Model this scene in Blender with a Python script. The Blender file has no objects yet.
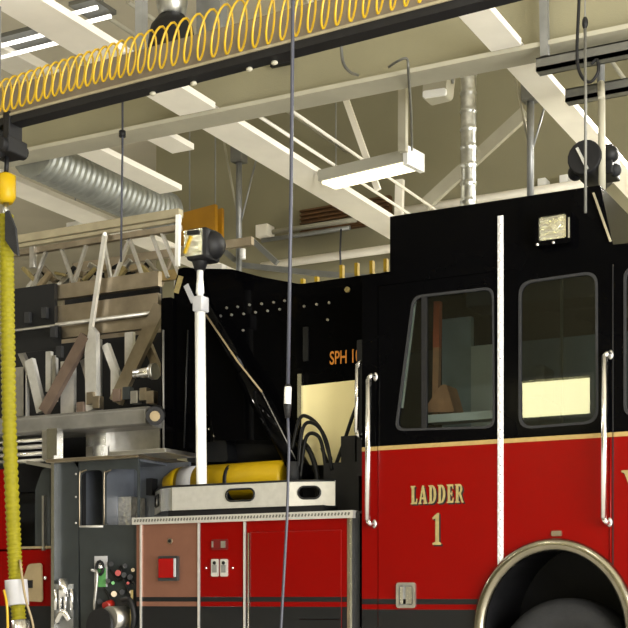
import bpy, math, random
from mathutils import Vector, Matrix
from mathutils.geometry import tessellate_polygon
random.seed(7)
SC = bpy.context.scene
COL = SC.collection
PI = math.pi
F, VH = 1300.0, 598.0
CA, SA = 0.8844, 0.4666          # heading of the camera against the truck
CAMZ = 1.0

# ---------------------------------------------------------------- survey helpers: photo sight line -> point on a real plane
def at(u, v, Y):
    r = (u - 314) / F; t = Y / (SA * r + CA)
    return Vector((t * (CA * r - SA), Y, CAMZ + t * (VH - v) / F))
def xz(u, v, Y=8.5):
    p = at(u, v, Y); return (p.x, p.z)
def atZ(u, v, Z):
    r = (u - 314) / F; t = (Z - CAMZ) * F / (VH - v)
    return Vector((t * (CA * r - SA), t * (SA * r + CA), Z))
def X(u, Y=8.5): return at(u, 500, Y).x

# ---------------------------------------------------------------- materials
MATS = {}
def mat(name, col, rough=0.5, metal=0.0, noise=0.0, nscale=8.0, bump=0.0, bscale=60.0, coat=0.0, emit=None, estr=0.0, spec=0.5, pattern=None):
    m = bpy.data.materials.new(name); m.use_nodes = True
    nt = m.node_tree; b = nt.nodes['Principled BSDF']
    b.inputs['Base Color'].default_value = (*col, 1)
    b.inputs['Roughness'].default_value = rough
    b.inputs['Metallic'].default_value = metal
    b.inputs['Specular IOR Level'].default_value = spec
    if coat: b.inputs['Coat Weight'].default_value = coat; b.inputs['Coat Roughness'].default_value = 0.06
    tc = nt.nodes.new('ShaderNodeTexCoord')
    if noise:
        n = nt.nodes.new('ShaderNodeTexNoise'); n.inputs['Scale'].default_value = nscale; n.inputs['Detail'].default_value = 4
        r = nt.nodes.new('ShaderNodeValToRGB')
        r.color_ramp.elements[0].position = .3; r.color_ramp.elements[1].position = .7
        r.color_ramp.elements[0].color = (*[max(0, c * (1 - noise)) for c in col], 1)
        r.color_ramp.elements[1].color = (*[min(1, c * (1 + noise)) for c in col], 1)
        nt.links.new(tc.outputs['Object'], n.inputs['Vector']); nt.links.new(n.outputs['Fac'], r.inputs['Fac'])
        nt.links.new(r.outputs['Color'], b.inputs['Base Color'])
    if bump or pattern:
        if pattern == 'diamond':
            t = nt.nodes.new('ShaderNodeTexVoronoi'); t.inputs['Scale'].default_value = bscale; out = t.outputs['Distance']
        elif pattern == 'ribs':
            t = nt.nodes.new('ShaderNodeTexWave'); t.inputs['Scale'].default_value = bscale; t.bands_direction = 'Z'; out = t.outputs['Fac']
        else:
            t = nt.nodes.new('ShaderNodeTexNoise'); t.inputs['Scale'].default_value = bscale; out = t.outputs['Fac']
        nt.links.new(tc.outputs['Object'], t.inputs['Vector'])
        bp = nt.nodes.new('ShaderNodeBump'); bp.inputs['Strength'].default_value = bump or .5; bp.inputs['Distance'].default_value = .01
        nt.links.new(out, bp.inputs['Height']); nt.links.new(bp.outputs['Normal'], b.inputs['Normal'])
    if emit:
        b.inputs['Emission Color'].default_value = (*emit, 1); b.inputs['Emission Strength'].default_value = estr
    MATS[name] = m; return m
mat('red_paint', (.158, .0005, .0001), .3, coat=.04, noise=.04, nscale=1.5, spec=.14)
mat('dark_red', (.10, .002, .002), .4)
mat('black_paint', (.0012, .0012, .0015), .08, coat=.0, noise=.2, nscale=2, spec=.05)
mat('matte_black', (.006, .006, .007), .55, noise=.2, spec=.3)
mat('rubber', (.009, .0095, .011), .75, noise=.25, nscale=20, bump=.2)
mat('charcoal_paint', (.006, .0065, .0075), .4, noise=.08, coat=.1, spec=.3)
mat('gold', (.31, .215, .075), .4, noise=.1, nscale=30)
mat('gold_leaf', (.27, .215, .085), .45, noise=.18, nscale=40)
mat('amber_text', (.62, .22, .02), .5)
mat('chrome', (.92, .92, .93), .24, 1.0, noise=.03)
mat('polished', (.80, .80, .80), .22, 1.0, noise=.05, nscale=15)
mat('tray_metal', (.62, .61, .58), .38, .55, noise=.06, nscale=20)
mat('fender_metal', (.30, .28, .22), .22, 1.0, noise=.15, nscale=6)
mat('hose_black', (.004, .004, .004), .45, spec=.2)
mat('duct_grey', (.34, .35, .32), .5, .7, noise=.15, nscale=6)
mat('brace_brown', (.20, .145, .115), .45, .6, noise=.2, nscale=5)
mat('cubby_grey', (.10, .11, .13), .4, .3, noise=.1)
mat('aluminium', (.50, .49, .47), .38, 1.0, noise=.12, nscale=12)
mat('dull_aluminium', (.33, .28, .21), .42, 1.0, noise=.2, nscale=6)
mat('tread_plate', (.62, .60, .56), .32, 1.0, noise=.15, nscale=30, bump=.9, bscale=38, pattern='diamond')
mat('red_sheen_steel', (.27, .125, .085), .36, .6, noise=.05)  # steel panel's red reflection put into its base colour
mat('grey_panel', (.036, .042, .044), .42, .35, noise=.15, nscale=5)
mat('grey_deck', (.20, .195, .18), .45, .5, noise=.15)
mat('white_enamel', (.82, .82, .80), .35, noise=.03)
mat('hinge_sheen', (.80, .80, .82), .3, noise=.03)  # bright reflection of the polished hinge put into the white
mat('yellow_plastic', (.40, .26, .003), .45, spec=.25, noise=.06)
mat('yellow_hose', (.20, .178, .006), .6, noise=.1, nscale=20, spec=.2)
mat('yellow_coil', (.46, .29, .006), .35, noise=.08)
mat('orange_paint', (.40, .19, .006), .45, noise=.1, nscale=4)
mat('red_lens', (.26, .002, .003), .2, coat=.3)
mat('red_knob', (.25, .01, .005), .35)
mat('green_label', (.10, .32, .10), .5, noise=.2)
mat('white_label', (.42, .42, .44), .5, noise=.1)
mat('tan_plate', (.26, .20, .11), .5, noise=.12)
mat('lit_cream', (.88, .78, .42), .5, noise=.05, nscale=2)  # brightness of a lit background put into the colour
mat('beam_white', (.88, .84, .75), .5, noise=.05, nscale=3)
mat('beam_tan', (.38, .36, .28), .6, noise=.08, nscale=3)
mat('wall_paint', (.245, .226, .142), .8, noise=.06, nscale=1.2, bump=.15, bscale=90)
mat('ceiling_paint', (.50, .46, .36), .85, noise=.08, nscale=1.0)
mat('floor_concrete', (.72, .71, .67), .5, noise=.15, nscale=2, bump=.1)
mat('galvanised', (.55, .56, .55), .33, 1.0, noise=.2, nscale=18)
mat('strut_grey', (.15, .15, .135), .5, .5, noise=.12)
mat('post_grey', (.24, .245, .24), .45, .5, noise=.12)
mat('rail_face', (.17, .14, .10), .5, .4, noise=.15, nscale=5)
mat('rail_lip', (.34, .30, .20), .45, .3, noise=.1)
mat('fixture_white', (.36, .35, .29), .5)
mat('brown_slats', (.10, .045, .012), .6, noise=.25, nscale=10)
mat('cord_blue_black', (.035, .038, .055), .5)
mat('cab_grey', (.20, .26, .28), .6, noise=.1)
mat('cab_brown', (.22, .11, .05), .7, noise=.25)
mat('strap_orange', (.22, .04, .008), .6)
mat('pale_ledge', (.36, .41, .39), .5)
mat('lamp_glow', (.9, .9, .8), .5, emit=(1, .92, .62), estr=1.7)
mat('tube_glow', (.9, .9, .9), .5, emit=(1, .98, .92), estr=1.6)
mat('day_glow', (.9, .9, .8), .5, emit=(1, .93, .52), estr=13)
mat('scene_lamp', (.85, .82, .62), .22, .8, noise=.3, nscale=26, bump=.5, bscale=25)
def glass(name, tint, ior=1.5):
    m = bpy.data.materials.new(name); m.use_nodes = True; nt = m.node_tree; nt.nodes.clear()
    o = nt.nodes.new('ShaderNodeOutputMaterial'); mx = nt.nodes.new('ShaderNodeMixShader')
    t = nt.nodes.new('ShaderNodeBsdfTransparent'); t.inputs['Color'].default_value = (*tint, 1)
    g = nt.nodes.new('ShaderNodeBsdfGlossy'); g.inputs['Roughness'].default_value = .01
    f = nt.nodes.new('ShaderNodeFresnel'); f.inputs['IOR'].default_value = ior
    nt.links.new(f.outputs[0], mx.inputs[0]); nt.links.new(t.outputs[0], mx.inputs[1]); nt.links.new(g.outputs[0], mx.inputs[2])
    nt.links.new(mx.outputs[0], o.inputs[0]); MATS[name] = m
glass('tinted_glass', (.90, .93, .93), 1.45)
glass('dark_glass', (.40, .44, .42), 1.7)

# ---------------------------------------------------------------- mesh collector
class MB:
    def __init__(s): s.v = []; s.f = []; s.m = []; s.names = []; s.sm = []
    def mi(s, n):
        if n not in s.names: s.names.append(n)
        return s.names.index(n)
    def face(s, idx, m, smooth=False): s.f.append(idx); s.m.append(s.mi(m)); s.sm.append(smooth)
    def box(s, a, b, m):
        x0, x1 = sorted((a[0], b[0])); y0, y1 = sorted((a[1], b[1])); z0, z1 = sorted((a[2], b[2])); n = len(s.v)
        s.v += [(x0,y0,z0),(x1,y0,z0),(x1,y1,z0),(x0,y1,z0),(x0,y0,z1),(x1,y0,z1),(x1,y1,z1),(x0,y1,z1)]
        for q in ((0,3,2,1),(4,5,6,7),(0,1,5,4),(1,2,6,5),(2,3,7,6),(3,0,4,7)): s.face([n + i for i in q], m)
        return s
    def plate(s, outer, y0, y1, m, holes=(), axis='Y'):
        loops = [list(outer)] + [list(h) for h in holes]
        flat = [p for l in loops for p in l]
        tris = tessellate_polygon([[Vector((p[0], p[1], 0)) for p in l] for l in loops])
        conv = (lambda a, b, d: (a, d, b)) if axis == 'Y' else ((lambda a, b, d: (d, a, b)) if axis == 'X' else (lambda a, b, d: (a, b, d)))
        n = len(s.v); k = len(flat)
        s.v += [conv(p[0], p[1], y0) for p in flat] + [conv(p[0], p[1], y1) for p in flat]
        for t in tris:
            s.face([n + i for i in t], m); s.face([n + k + i for i in reversed(t)], m)
        o = 0
        for l in loops:
            c = len(l)
            for i in range(c):
                j = (i + 1) % c; s.face([n+o+i, n+o+j, n+k+o+j, n+k+o+i], m)
            o += c
        return s
    def tube(s, pts, r, m, seg=10, closed=False, cap=True):
        pts = [Vector(p) for p in pts]; n0 = len(s.v); N = len(pts)
        rr = r if isinstance(r, (list, tuple)) else [r] * N
        up = None
        for i, p in enumerate(pts):
            a = pts[(i - 1) % N] if (closed or i > 0) else p
            b = pts[(i + 1) % N] if (closed or i < N - 1) else p
            d = (b - a).normalized() if (b - a).length > 1e-9 else Vector((0, 0, 1))
            if up is None:
                up = Vector((0, 0, 1)) if abs(d.z) < .9 else Vector((1, 0, 0))
            e1 = (up - d * up.dot(d)).normalized(); e2 = d.cross(e1); up = e1
            for k in range(seg):
                an = 2 * PI * k / seg
                s.v.append(tuple(p + (e1 * math.cos(an) + e2 * math.sin(an)) * rr[i]))
        for i in range(N if closed else N - 1):
            for k in range(seg):
                a = n0 + i * seg; b = n0 + ((i + 1) % N) * seg
                s.face([a + k, a + (k + 1) % seg, b + (k + 1) % seg, b + k], m, True)
        if cap and not closed:
            s.face([n0 + k for k in reversed(range(seg))], m); s.face([n0 + (N - 1) * seg + k for k in range(seg)], m)
        return s
    def bar(s, a, b, w, h, m, side=Vector((0, 1, 0))):
        # rectangular bar from a to b; w along 'side', h across
        a = Vector(a); b = Vector(b); d = (b - a).normalized(); s1 = (side - d * side.dot(d)).normalized(); s2 = d.cross(s1); n = len(s.v)
        for p in (a, b):
            for sx, sy in ((-1,-1),(1,-1),(1,1),(-1,1)): s.v.append(tuple(p + s1 * (w / 2 * sx) + s2 * (h / 2 * sy)))
        for q in ((0,1,2,3),(7,6,5,4),(0,4,5,1),(1,5,6,2),(2,6,7,3),(3,7,4,0)): s.face([n + i for i in q], m)
        return s
    def ball(s, c, r, m, seg=12, rings=8, sc=(1, 1, 1)):
        n = len(s.v); c = Vector(c)
        for i in range(rings + 1):
            th = PI * i / rings
            for k in range(seg):
                an = 2 * PI * k / seg
                s.v.append((c.x + r*sc[0]*math.sin(th)*math.cos(an), c.y + r*sc[1]*math.sin(th)*math.sin(an), c.z + r*sc[2]*math.cos(th)))
        for i in range(rings):
            for k in range(seg): s.face([n+i*seg+k, n+(i+1)*seg+k, n+(i+1)*seg+(k+1)%seg, n+i*seg+(k+1)%seg], m, True)
        return s
    def build(s, name, parent=None, label=None, bevel=0.0, seg=2):
        me = bpy.data.meshes.new(name); me.from_pydata(s.v, [], s.f)
        for n in s.names: me.materials.append(MATS[n])
        for p, mi, sm in zip(me.polygons, s.m, s.sm): p.material_index = mi; p.use_smooth = sm
        import bmesh
        bm = bmesh.new(); bm.from_mesh(me)
        bmesh.ops.remove_doubles(bm, verts=bm.verts, dist=1e-6) if not any(s.sm) else None
        bmesh.ops.recalc_face_normals(bm, faces=bm.faces); bm.to_mesh(me); bm.free()
        o = bpy.data.objects.new(name, me); COL.objects.link(o)
        if parent is not None:
            o.parent = parent
            if parent.type == 'EMPTY': o.matrix_parent_inverse = Matrix.Translation(-parent.location)
        if label: o['label'] = label
        if bevel:
            b = o.modifiers.new('bevel', 'BEVEL'); b.width = bevel; b.segments = seg; b.limit_method = 'ANGLE'; b.angle_limit = math.radians(40)
            b.harden_normals = False
        return o
def thing(name, loc, label, cat, group=None):
    o = bpy.data.objects.new(name, None); o.location = loc; o.empty_display_size = .1; COL.objects.link(o)
    return tag(o, label, cat, group)
def tag(o, label, cat, group=None):
    o['label'] = label; o['category'] = cat
    if group: o['group'] = group
    return o
def struct(o, label=None, cat=None):
    o['kind'] = 'structure'
    if label: o['label'] = label
    if cat: o['category'] = cat
    return o
def rrect(x0, z0, x1, z1, r, n=5):
    x0, x1 = sorted((x0, x1)); z0, z1 = sorted((z0, z1)); out = []
    for cx, cz, a0 in ((x1-r, z0+r, -90), (x1-r, z1-r, 0), (x0+r, z1-r, 90), (x0+r, z0+r, 180)):
        for i in range(n + 1):
            a = math.radians(a0 + 90 * i / n); out.append((cx + r * math.cos(a), cz + r * math.sin(a)))
    return out
def rpoly(pts, r, n=5):
    out = []; N = len(pts)
    for i in range(N):
        p = Vector(pts[i]); a = Vector(pts[i-1]); b = Vector(pts[(i+1) % N])
        da = (a - p).normalized(); db = (b - p).normalized(); rr = min(r, (a-p).length*.45, (b-p).length*.45)
        p0 = p + da * rr; p1 = p + db * rr
        for k in range(n + 1):
            t = k / n; q = p0*(1-t)**2 + p*2*t*(1-t) + p1*t*t; out.append((q.x, q.y))
    return out
def inset(pts, d):
    c = Vector((sum(p[0] for p in pts)/len(pts), sum(p[1] for p in pts)/len(pts)))
    xs = [p[0] for p in pts]; zs = [p[1] for p in pts]
    sx = 1 - 2*d/(max(xs)-min(xs)); sz = 1 - 2*d/(max(zs)-min(zs))
    return [(c.x + (p[0]-c.x)*sx, c.y + (p[1]-c.y)*sz) for p in pts]
def spline(pts, n=8):
    pts = [Vector(p) for p in pts]; P = [pts[0]*2 - pts[1]] + pts + [pts[-1]*2 - pts[-2]]; out = []
    for i in range(1, len(P) - 2):
        a, b, c, d = P[i-1], P[i], P[i+1], P[i+2]
        for k in range(n):
            t = k / n
            out.append(.5*((2*b) + (c-a)*t + (2*a-5*b+4*c-d)*t*t + (3*b-a-3*c+d)*t**3))
    out.append(pts[-1]); return out
def text_mesh(txt, height, width, origin, name, matn, parent):
    cu = bpy.data.curves.new('lettering', 'FONT'); cu.body = txt; cu.extrude = .02; cu.offset = .012
    tmp = bpy.data.objects.new('lettering_tmp', cu); COL.objects.link(tmp)
    dg = bpy.context.evaluated_depsgraph_get(); dg.update()
    me = bpy.data.meshes.new_from_object(tmp.evaluated_get(dg)); bpy.data.objects.remove(tmp)
    xs = [v.co.x for v in me.vertices]; ys = [v.co.y for v in me.vertices]
    for v in me.vertices:
        v.co = ((v.co.x-min(xs))/(max(xs)-min(xs))*width + origin[0], origin[1] - v.co.z*.1, (v.co.y-min(ys))/(max(ys)-min(ys))*height + origin[2])
    me.materials.clear(); me.materials.append(MATS[matn])
    o = bpy.data.objects.new(name, me); COL.objects.link(o); o.parent = parent
    if parent.type == 'EMPTY': o.matrix_parent_inverse = Matrix.Translation(-parent.location)
    return o
def arcpts(cx, cz, rx, rz, a0, a1, n=8):
    return [(cx + rx*math.cos(math.radians(a0+(a1-a0)*i/n)), cz + rz*math.sin(math.radians(a0+(a1-a0)*i/n))) for i in range(n+1)]
GL = {  # serif capitals, unit height
 'L': ([(0,0),(.5,0),(.54,.30),(.48,.30),(.42,.12),(.30,.11),(.30,.91),(.38,.94),(.38,1),(0,1),(0,.94),(.08,.91),(.08,.09),(0,.06)], []),
 'A': ([(0,0),(.24,0),(.24,.06),(.18,.09),(.215,.25),(.40,.25),(.435,.09),(.37,.06),(.37,0),(.70,0),(.70,.06),(.65,.09),(.43,1),(.28,1),(.06,.09),(0,.06)], [[(.24,.36),(.375,.36),(.31,.70)]]),
 'D': ([(0,0),(.28,0)] + arcpts(.28,.5,.34,.5,-90,90,10) + [(0,1),(0,.94),(.08,.91),(.08,.09),(0,.06)], [[(.27,.1)] + arcpts(.27,.5,.15,.4,-80,80,8) + [(.27,.9)]]),
 'E': ([(0,0),(.52,0),(.55,.28),(.49,.28),(.43,.11),(.28,.11),(.28,.45),(.38,.45),(.39,.36),(.44,.36),(.44,.64),(.39,.64),(.38,.55),(.28,.55),(.28,.89),(.42,.89),(.47,.74),(.53,.74),(.51,1),(0,1),(0,.94),(.08,.91),(.08,.09),(0,.06)], []),
 'R': ([(0,0),(.36,0),(.36,.06),(.28,.09),(.28,.44),(.32,.44),(.48,.09),(.52,0),(.68,0),(.68,.06),(.63,.08),(.48,.48)] + arcpts(.34,.74,.24,.26,-50,90,8) + [(0,1),(0,.94),(.08,.91),(.08,.09),(0,.06)], [[(.28,.55)] + arcpts(.31,.73,.1,.17,-80,80,6) + [(.28,.9)]]),
 '1': ([(.02,0),(.52,0),(.52,.06),(.40,.10),(.40,1),(.30,1),(.02,.86),(.02,.80),(.19,.83),(.19,.10),(.02,.06)], []),
 'V': ([(0,1),(.32,1),(.32,.94),(.26,.91),(.38,.35),(.49,.91),(.43,.94),(.43,1),(.68,1),(.68,.94),(.62,.91),(.42,0),(.29,0),(.06,.91),(0,.94)], []),
}
def serif(txt, x0, x1, z0, z1, Y, name, parent, gap=.10):
    ws = [max(p[0] for p in GL[c][0]) for c in txt]; tot = sum(ws) + gap*(len(txt)-1); sx = (x1-x0)/tot; h = z1-z0
    mb = MB(); cx = 0
    for c, w in zip(txt, ws):
        for dx, dz, yo, m in ((.0, 0, 0, 'gold_leaf'), (.011, -.010, .0015, 'matte_black')):
            tr = lambda l: [(x0 + (cx+p[0])*sx + dx, z0 + p[1]*h + dz) for p in l]
            mb.plate(tr(GL[c][0]), Y - .004 + yo, Y - .0005 + yo, m, [tr(hh) for hh in GL[c][1]])
        cx += w + gap
    return mb.build(name, parent)

# ================================================================= ROOM
CEIL = 7.5
struct(MB().box((-26, -6.5, -.1), (7, 26, 0), 'floor_concrete').build('floor'))
struct(MB().box((-26, -6.5, CEIL), (7, 26, CEIL+.2), 'ceiling_paint').build('ceiling'))
struct(MB().box((-10.1, 15, 0), (7, 15.3, CEIL), 'wall_paint').build('wall_back'))
struct(MB().box((-10.4, 15, 0), (-10.1, 26, CEIL), 'wall_paint').build('wall_return'))
struct(MB().box((-26, 24, 0), (-10.4, 24.3, CEIL), 'ceiling_paint').build('wall_alcove'))
struct(MB().box((-26.2, -6.5, 0), (-26, 26, CEIL), 'wall_paint').build('wall_left'))
# wall behind the photographer with one lit transom
wx0, wx1, wz0, wz1 = -7.97, -6.60, 4.36, 5.05
struct(MB().plate([(-26,0),(7,0),(7,CEIL),(-26,CEIL)], -6.6, -6.3, 'wall_paint', [[(wx0,wz0),(wx1,wz0),(wx1,wz1),(wx0,wz1)]]).build('wall_front'))
w1 = struct(MB().plate([(wx0-.06,wz0-.06),(wx1+.06,wz0-.06),(wx1+.06,wz1+.06),(wx0-.06,wz1+.06)], -6.30, -6.24, 'beam_tan', [[(wx0,wz0),(wx1,wz0),(wx1,wz1),(wx0,wz1)]]).build('window_1'))
MB().box((wx0, -6.5, wz0), (wx1, -6.48, wz1), 'day_glow').build('pane', w1)
# bay opening on the right end
by0, by1, bz1 = -4.5, 6.5, 4.6
struct(MB().plate([(-6.5,0),(26,0),(26,CEIL),(-6.5,CEIL)], 7, 7.3, 'wall_paint', [[(by0,.02),(by1,.02),(by1,bz1),(by0,bz1)]], axis='X').build('wall_right'))

# girder parallel to the truck, and beams across it
GB = 5.11
g = MB()
g.box((-18, 9.35, GB), (6.9, 9.62, GB+.035), 'beam_tan'); g.box((-18, 9.47, GB+.035), (6.9, 9.50, GB+.60), 'wall_paint'); g.box((-18, 9.35, GB+.60), (6.9, 9.62, GB+.64), 'beam_tan')
struct(g.build('trim_1'), 'deep olive steel girder with pale bottom flange crossing above the truck', 'beam')
def cross_beam(n, px, y0, y1, w=.27, lab=None):
    mb = MB(); z = GB + .03
    for a, b in ((y0, min(y1, 9.34)), (max(y0, 9.63), y1)):
        if b - a > .05: mb.box((px-w/2, a, z), (px+w/2, b, z+.055), 'beam_white')
    mb.box((px-w/2, y0, z+.025), (px+w/2, y1, z+.03), 'beam_white')
    return struct(mb.build(n, bevel=.006), lab, 'beam')
cross_beam('trim_2', -6.05, 5.2, 15, w=.36, lab='white steel cross beam running behind the hanging light fixture')
cross_beam('trim_3', -3.29, 5.2, 15, w=.24, lab='white steel cross beam in the upper right behind the grey channels')
cross_beam('trim_4', -6.70, 9.5, 10.1, w=.24, lab='short white cross beam beside the girder joint')
cross_beam('trim_5', -7.48, 9.5, 11.05, w=.27, lab='white cross beam over the ladder beside the ribbed duct')
cross_beam('trim_6', -8.80, 9.5, 15, w=.34, lab='leftmost wide white cross beam above the ladder')
struct(MB().box((-8.85, 9.6, 6.3), (-8.5, 11.0, 6.4), 'beam_white').build('trim_7', bevel=.006), 'high white beam seen through the coil at the left edge', 'beam')
# ================================================================= CEILING THINGS
# hanging fluorescent fixture
lf0 = atZ(318, 186, 5.0); lf1 = atZ(406, 165.5, 5.0); d = (lf1-lf0).normalized(); sd = Vector((-d.y, d.x, 0))
t = thing('ceiling_light', (lf0+lf1)/2, 'white fluorescent fixture with glowing lens hung before the white beam', 'ceiling light')
MB().bar(lf0+sd*.13+Vector((0,0,.10)), lf1+sd*.13+Vector((0,0,.10)), .27, .11, 'fixture_white', side=sd).build('housing', t, bevel=.008)
MB().bar(lf0+d*.03+sd*.13+Vector((0,0,.033)), lf1-d*.03+sd*.13+Vector((0,0,.033)), .235, .03, 'lamp_glow', side=sd).build('lens', t, 'glowing pale yellow lens', bevel=.012)
MB().bar(lf1+sd*.13+Vector((0,0,.09))-d*.02, lf1+sd*.13+Vector((0,0,.09))+d*.03, .30, .17, 'white_enamel', side=sd).build('end_cap', t)
for k in (.12, .88):
    p = lf0.lerp(lf1, k)+sd*.13
    MB().tube([p+Vector((0,0,.13)), (p.x, p.y, CEIL)], .006, 'post_grey', 6).build('hanger', t)
# bare twin tubes in upper left
def twin(a, b, lab):
    a = Vector(a); b = Vector(b); t = thing('ceiling_light', (a+b)/2, lab, 'ceiling light', 'bare twin tube lights')
    MB().bar(a+Vector((0,.12,.07)), b+Vector((0,.12,.07)), .34, .04, 'strut_grey').build('reflector', t)
    for dy in (0, .2): MB().tube([a+Vector((0,dy,0)), b+Vector((0,dy,0))], .02, 'tube_glow', 8).build('tube', t)
    for k in (.1, .9):
        p = a.lerp(b, k)+Vector((0,.12,.09)); MB().tube([p, (p.x, p.y, CEIL)], .008, 'post_grey', 6).build('hanger', t)
q = atZ(0, 46, 6.3); q2 = atZ(40, 30, 6.3); twin(q-Vector((.9,0,0)), (q2.x, q.y, 6.3), 'twin tube light at upper left corner above the yellow coil')
q = atZ(72, 14, 6.3); q2 = atZ(98, 8, 6.3); twin(q, (q2.x, q.y, 6.3), 'twin tube light near the top edge left of the dark hood')

# exhaust rail with trolley
ra = at(-60, 145, 7.0); rb = at(560, -14, 7.0); ra, rb = ra + (ra-rb)*.35, rb + (rb-ra)*.3; rz = Vector((0, 0, 1))
t = thing('exhaust_rail', (ra+rb)/2, 'long dark overhead exhaust rail with black slot running above the truck', 'rail')
MB().bar(ra+rz*.025, rb+rz*.025, .11, .05, 'matte_black').build('slot', t)
MB().bar(ra+rz*.057, rb+rz*.057, .13, .016, 'rail_lip').build('lip', t)
MB().bar(ra+rz*.158, rb+rz*.158, .11, .20, 'rail_face').build('channel', t)
for k in (.05, .28, .445, .62, .88):
    p = ra.lerp(rb, k)+rz*.25
    MB().box((p.x-.03, 6.97, p.z), (p.x+.03, 7.03, CEIL), 'post_grey').build('hanger', t)
for k in (.455, .497, .552, .576): 
    p = ra.lerp(rb, k); MB().ball((p.x, 7.02, p.z-.012), .02, 'beam_tan', 8, 6, (1.2,1,.7)).build('roller', t)
p = at(7, 150, 7.0)
tr = MB(); tr.box((p.x-.10, 6.9, p.z-.05), (p.x+.10, 7.1, p.z+.06), 'matte_black'); tr.box((p.x+.02, 6.93, p.z+.05), (p.x+.08, 7.07, p.z+.24), 'matte_black'); tr.box((p.x-.11, 6.93, p.z+.05), (p.x-.05, 7.07, p.z+.24), 'matte_black'); tr.ball((p.x-.03, 6.92, p.z-.02), .07, 'matte_black'); tr.tube([(p.x+.05,6.86,p.z+.0),(p.x+.05,7.12,p.z+.0)], .05, 'matte_black', 12)
tr.build('trolley', t, bevel=.01)

# yellow coiled line in front of the rail
pts = []; u = -160.0; ph = 0.0
while u < 425:
    vc = 97 - u*.335 + .00016*u*u if u < 200 else 97 - 67 + 6.4 - (u-200)*.285
    pitch = 8.2 + max(0, min(1, (u-110)/90)) * 5.6
    R = .108 + .05*max(0, min(1, (u-100)/150))
    c = at(u, vc, 6.76)
    pts.append(c + Vector((.03*math.cos(ph), R*math.sin(ph)*.45, R*math.cos(ph))))
    u += pitch/16; ph += 2*PI/16
tag(MB().tube(pts, .0075, 'yellow_coil', 6).build('coiled_air_hose'), 'bright yellow coiled air hose strung along the overhead rail', 'hose')

# yellow exhaust drop hose
cl = [at(7, 188, 7), at(6, 215, 7), at(7, 280, 7), at(8, 350, 7), at(9.5, 430, 7), at(13, 520, 7), at(16, 580, 7), at(20, 632, 7), at(24, 660, 7.05)]
t = thing('exhaust_hose', (cl[-1].x, 7.05, 0), 'yellow corrugated exhaust hose hanging at the left edge', 'hose')
path = spline(cl[1:], 40); rr = [.049 + .006*math.sin(i*2.1) for i in range(len(path))]
MB().tube(path, rr, 'yellow_hose', 14).build('corrugated_tube', t)
c = at(6, 189, 7); MB().tube([c+rz*.11, c+rz*.09, c-rz*.06, c-rz*.10], [.03, .068, .068, .045], 'yellow_plastic', 16).build('balancer', t, 'smooth yellow coupling under the trolley')
tr0 = at(7, 150, 7.0); MB().tube([tr0-rz*.04, c+rz*.10], .016, 'matte_black', 8).build('hook', t)
MB().tube([c-rz*.10, path[0]+rz*.02, path[1]], .02, 'galvanised', 8).build('link', t)
fl = [xz(5,212,6.93), xz(8,210,6.93), xz(15,228,6.93), xz(18,256,6.93), xz(13,252,6.93), xz(5,240,6.93)]
MB().plate(fl, 6.93, 6.95, 'rubber').build('flap', t, 'dark rubber flap')
zc0, zc1 = at(16,606,7).z, at(12,580,7).z
cp_ = [p for p in path if zc0 < p.z < zc1]
MB().tube(cp_, .078, 'white_label', 20).build('cuff', t, 'pale grey wrapped cuff')
MB().tube(spline([at(4,590,6.9), at(7,606,6.88), at(8,640,6.9)], 6), .009, 'yellow_coil', 6).build('air_line', t)
MB().tube(spline([at(20,560,6.98), at(25,596,6.93), at(33,625,6.95), at(34,650,7)], 6), .009, 'tan_plate', 6).build('air_line', t)
e0 = cl[-1]; MB().tube([at(20,620,7), at(22,640,7), e0, e0+Vector((.03,.1,-.25)), e0+Vector((.04,.9,-.30))], [.062,.065,.07,.075,.08], 'polished', 16).build('nozzle', t, 'silver nozzle')

# black drop cord in front of the truck
t = thing('drop_cord', at(284, 590, 6.5), 'thin dark drop cord with white connector hanging before the truck', 'cord')
MB().tube([at(294, -60, 6.5)+rz*2.0, at(293, 0, 6.5), at(291, 200, 6.5), at(288, 386, 6.5)], .011, 'cord_blue_black', 8).build('upper_cord', t)
MB().tube([at(287.5, 410, 6.5), at(289, 450, 6.5), at(287, 520, 6.5), at(281, 628, 6.5), at(279, 668, 6.5)], .0085, 'cord_blue_black', 8).build('lower_cord', t)
MB().tube([at(288, 384, 6.5), at(288, 388, 6.5), at(287.5, 392, 6.5), at(287.5, 405, 6.5), at(287.5, 418, 6.5)], [.012,.024,.02,.024,.014], 'matte_black', 10).build('connector_sleeve', t)
MB().tube([at(288, 387, 6.49), at(287.5, 404, 6.49)], .020, 'white_enamel', 12).build('connector', t, 'white connector body')
# thin cord behind the rail
tag(MB().tube([at(122.5, 60, 9.0), at(122.5, 150, 9.0), at(122, 180, 9.0), at(121, 262, 9.0)], .010, 'cord_blue_black', 6).tube([at(122.3,131,9.0), at(122.3,137,9.0)], .03, 'matte_black', 8).build('hanging_cord'), 'thin black cord hanging down to the ladder left of the mast', 'cord')
t = thing('ceiling_sensor', at(75, 226, 12.0), 'small white box on a thin drop wire above the ladder', 'sensor')
MB().tube([at(75, 226, 12.0), at(76, 150, 12.0), (at(76,150,12).x, 12, CEIL)], .008, 'post_grey', 6).build('wire', t)
c = at(75, 226, 12.0); MB().box((c.x-.09, 11.95, c.z-.03), (c.x+.09, 12.1, c.z+.04), 'white_enamel').build('housing', t, bevel=.01)

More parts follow.
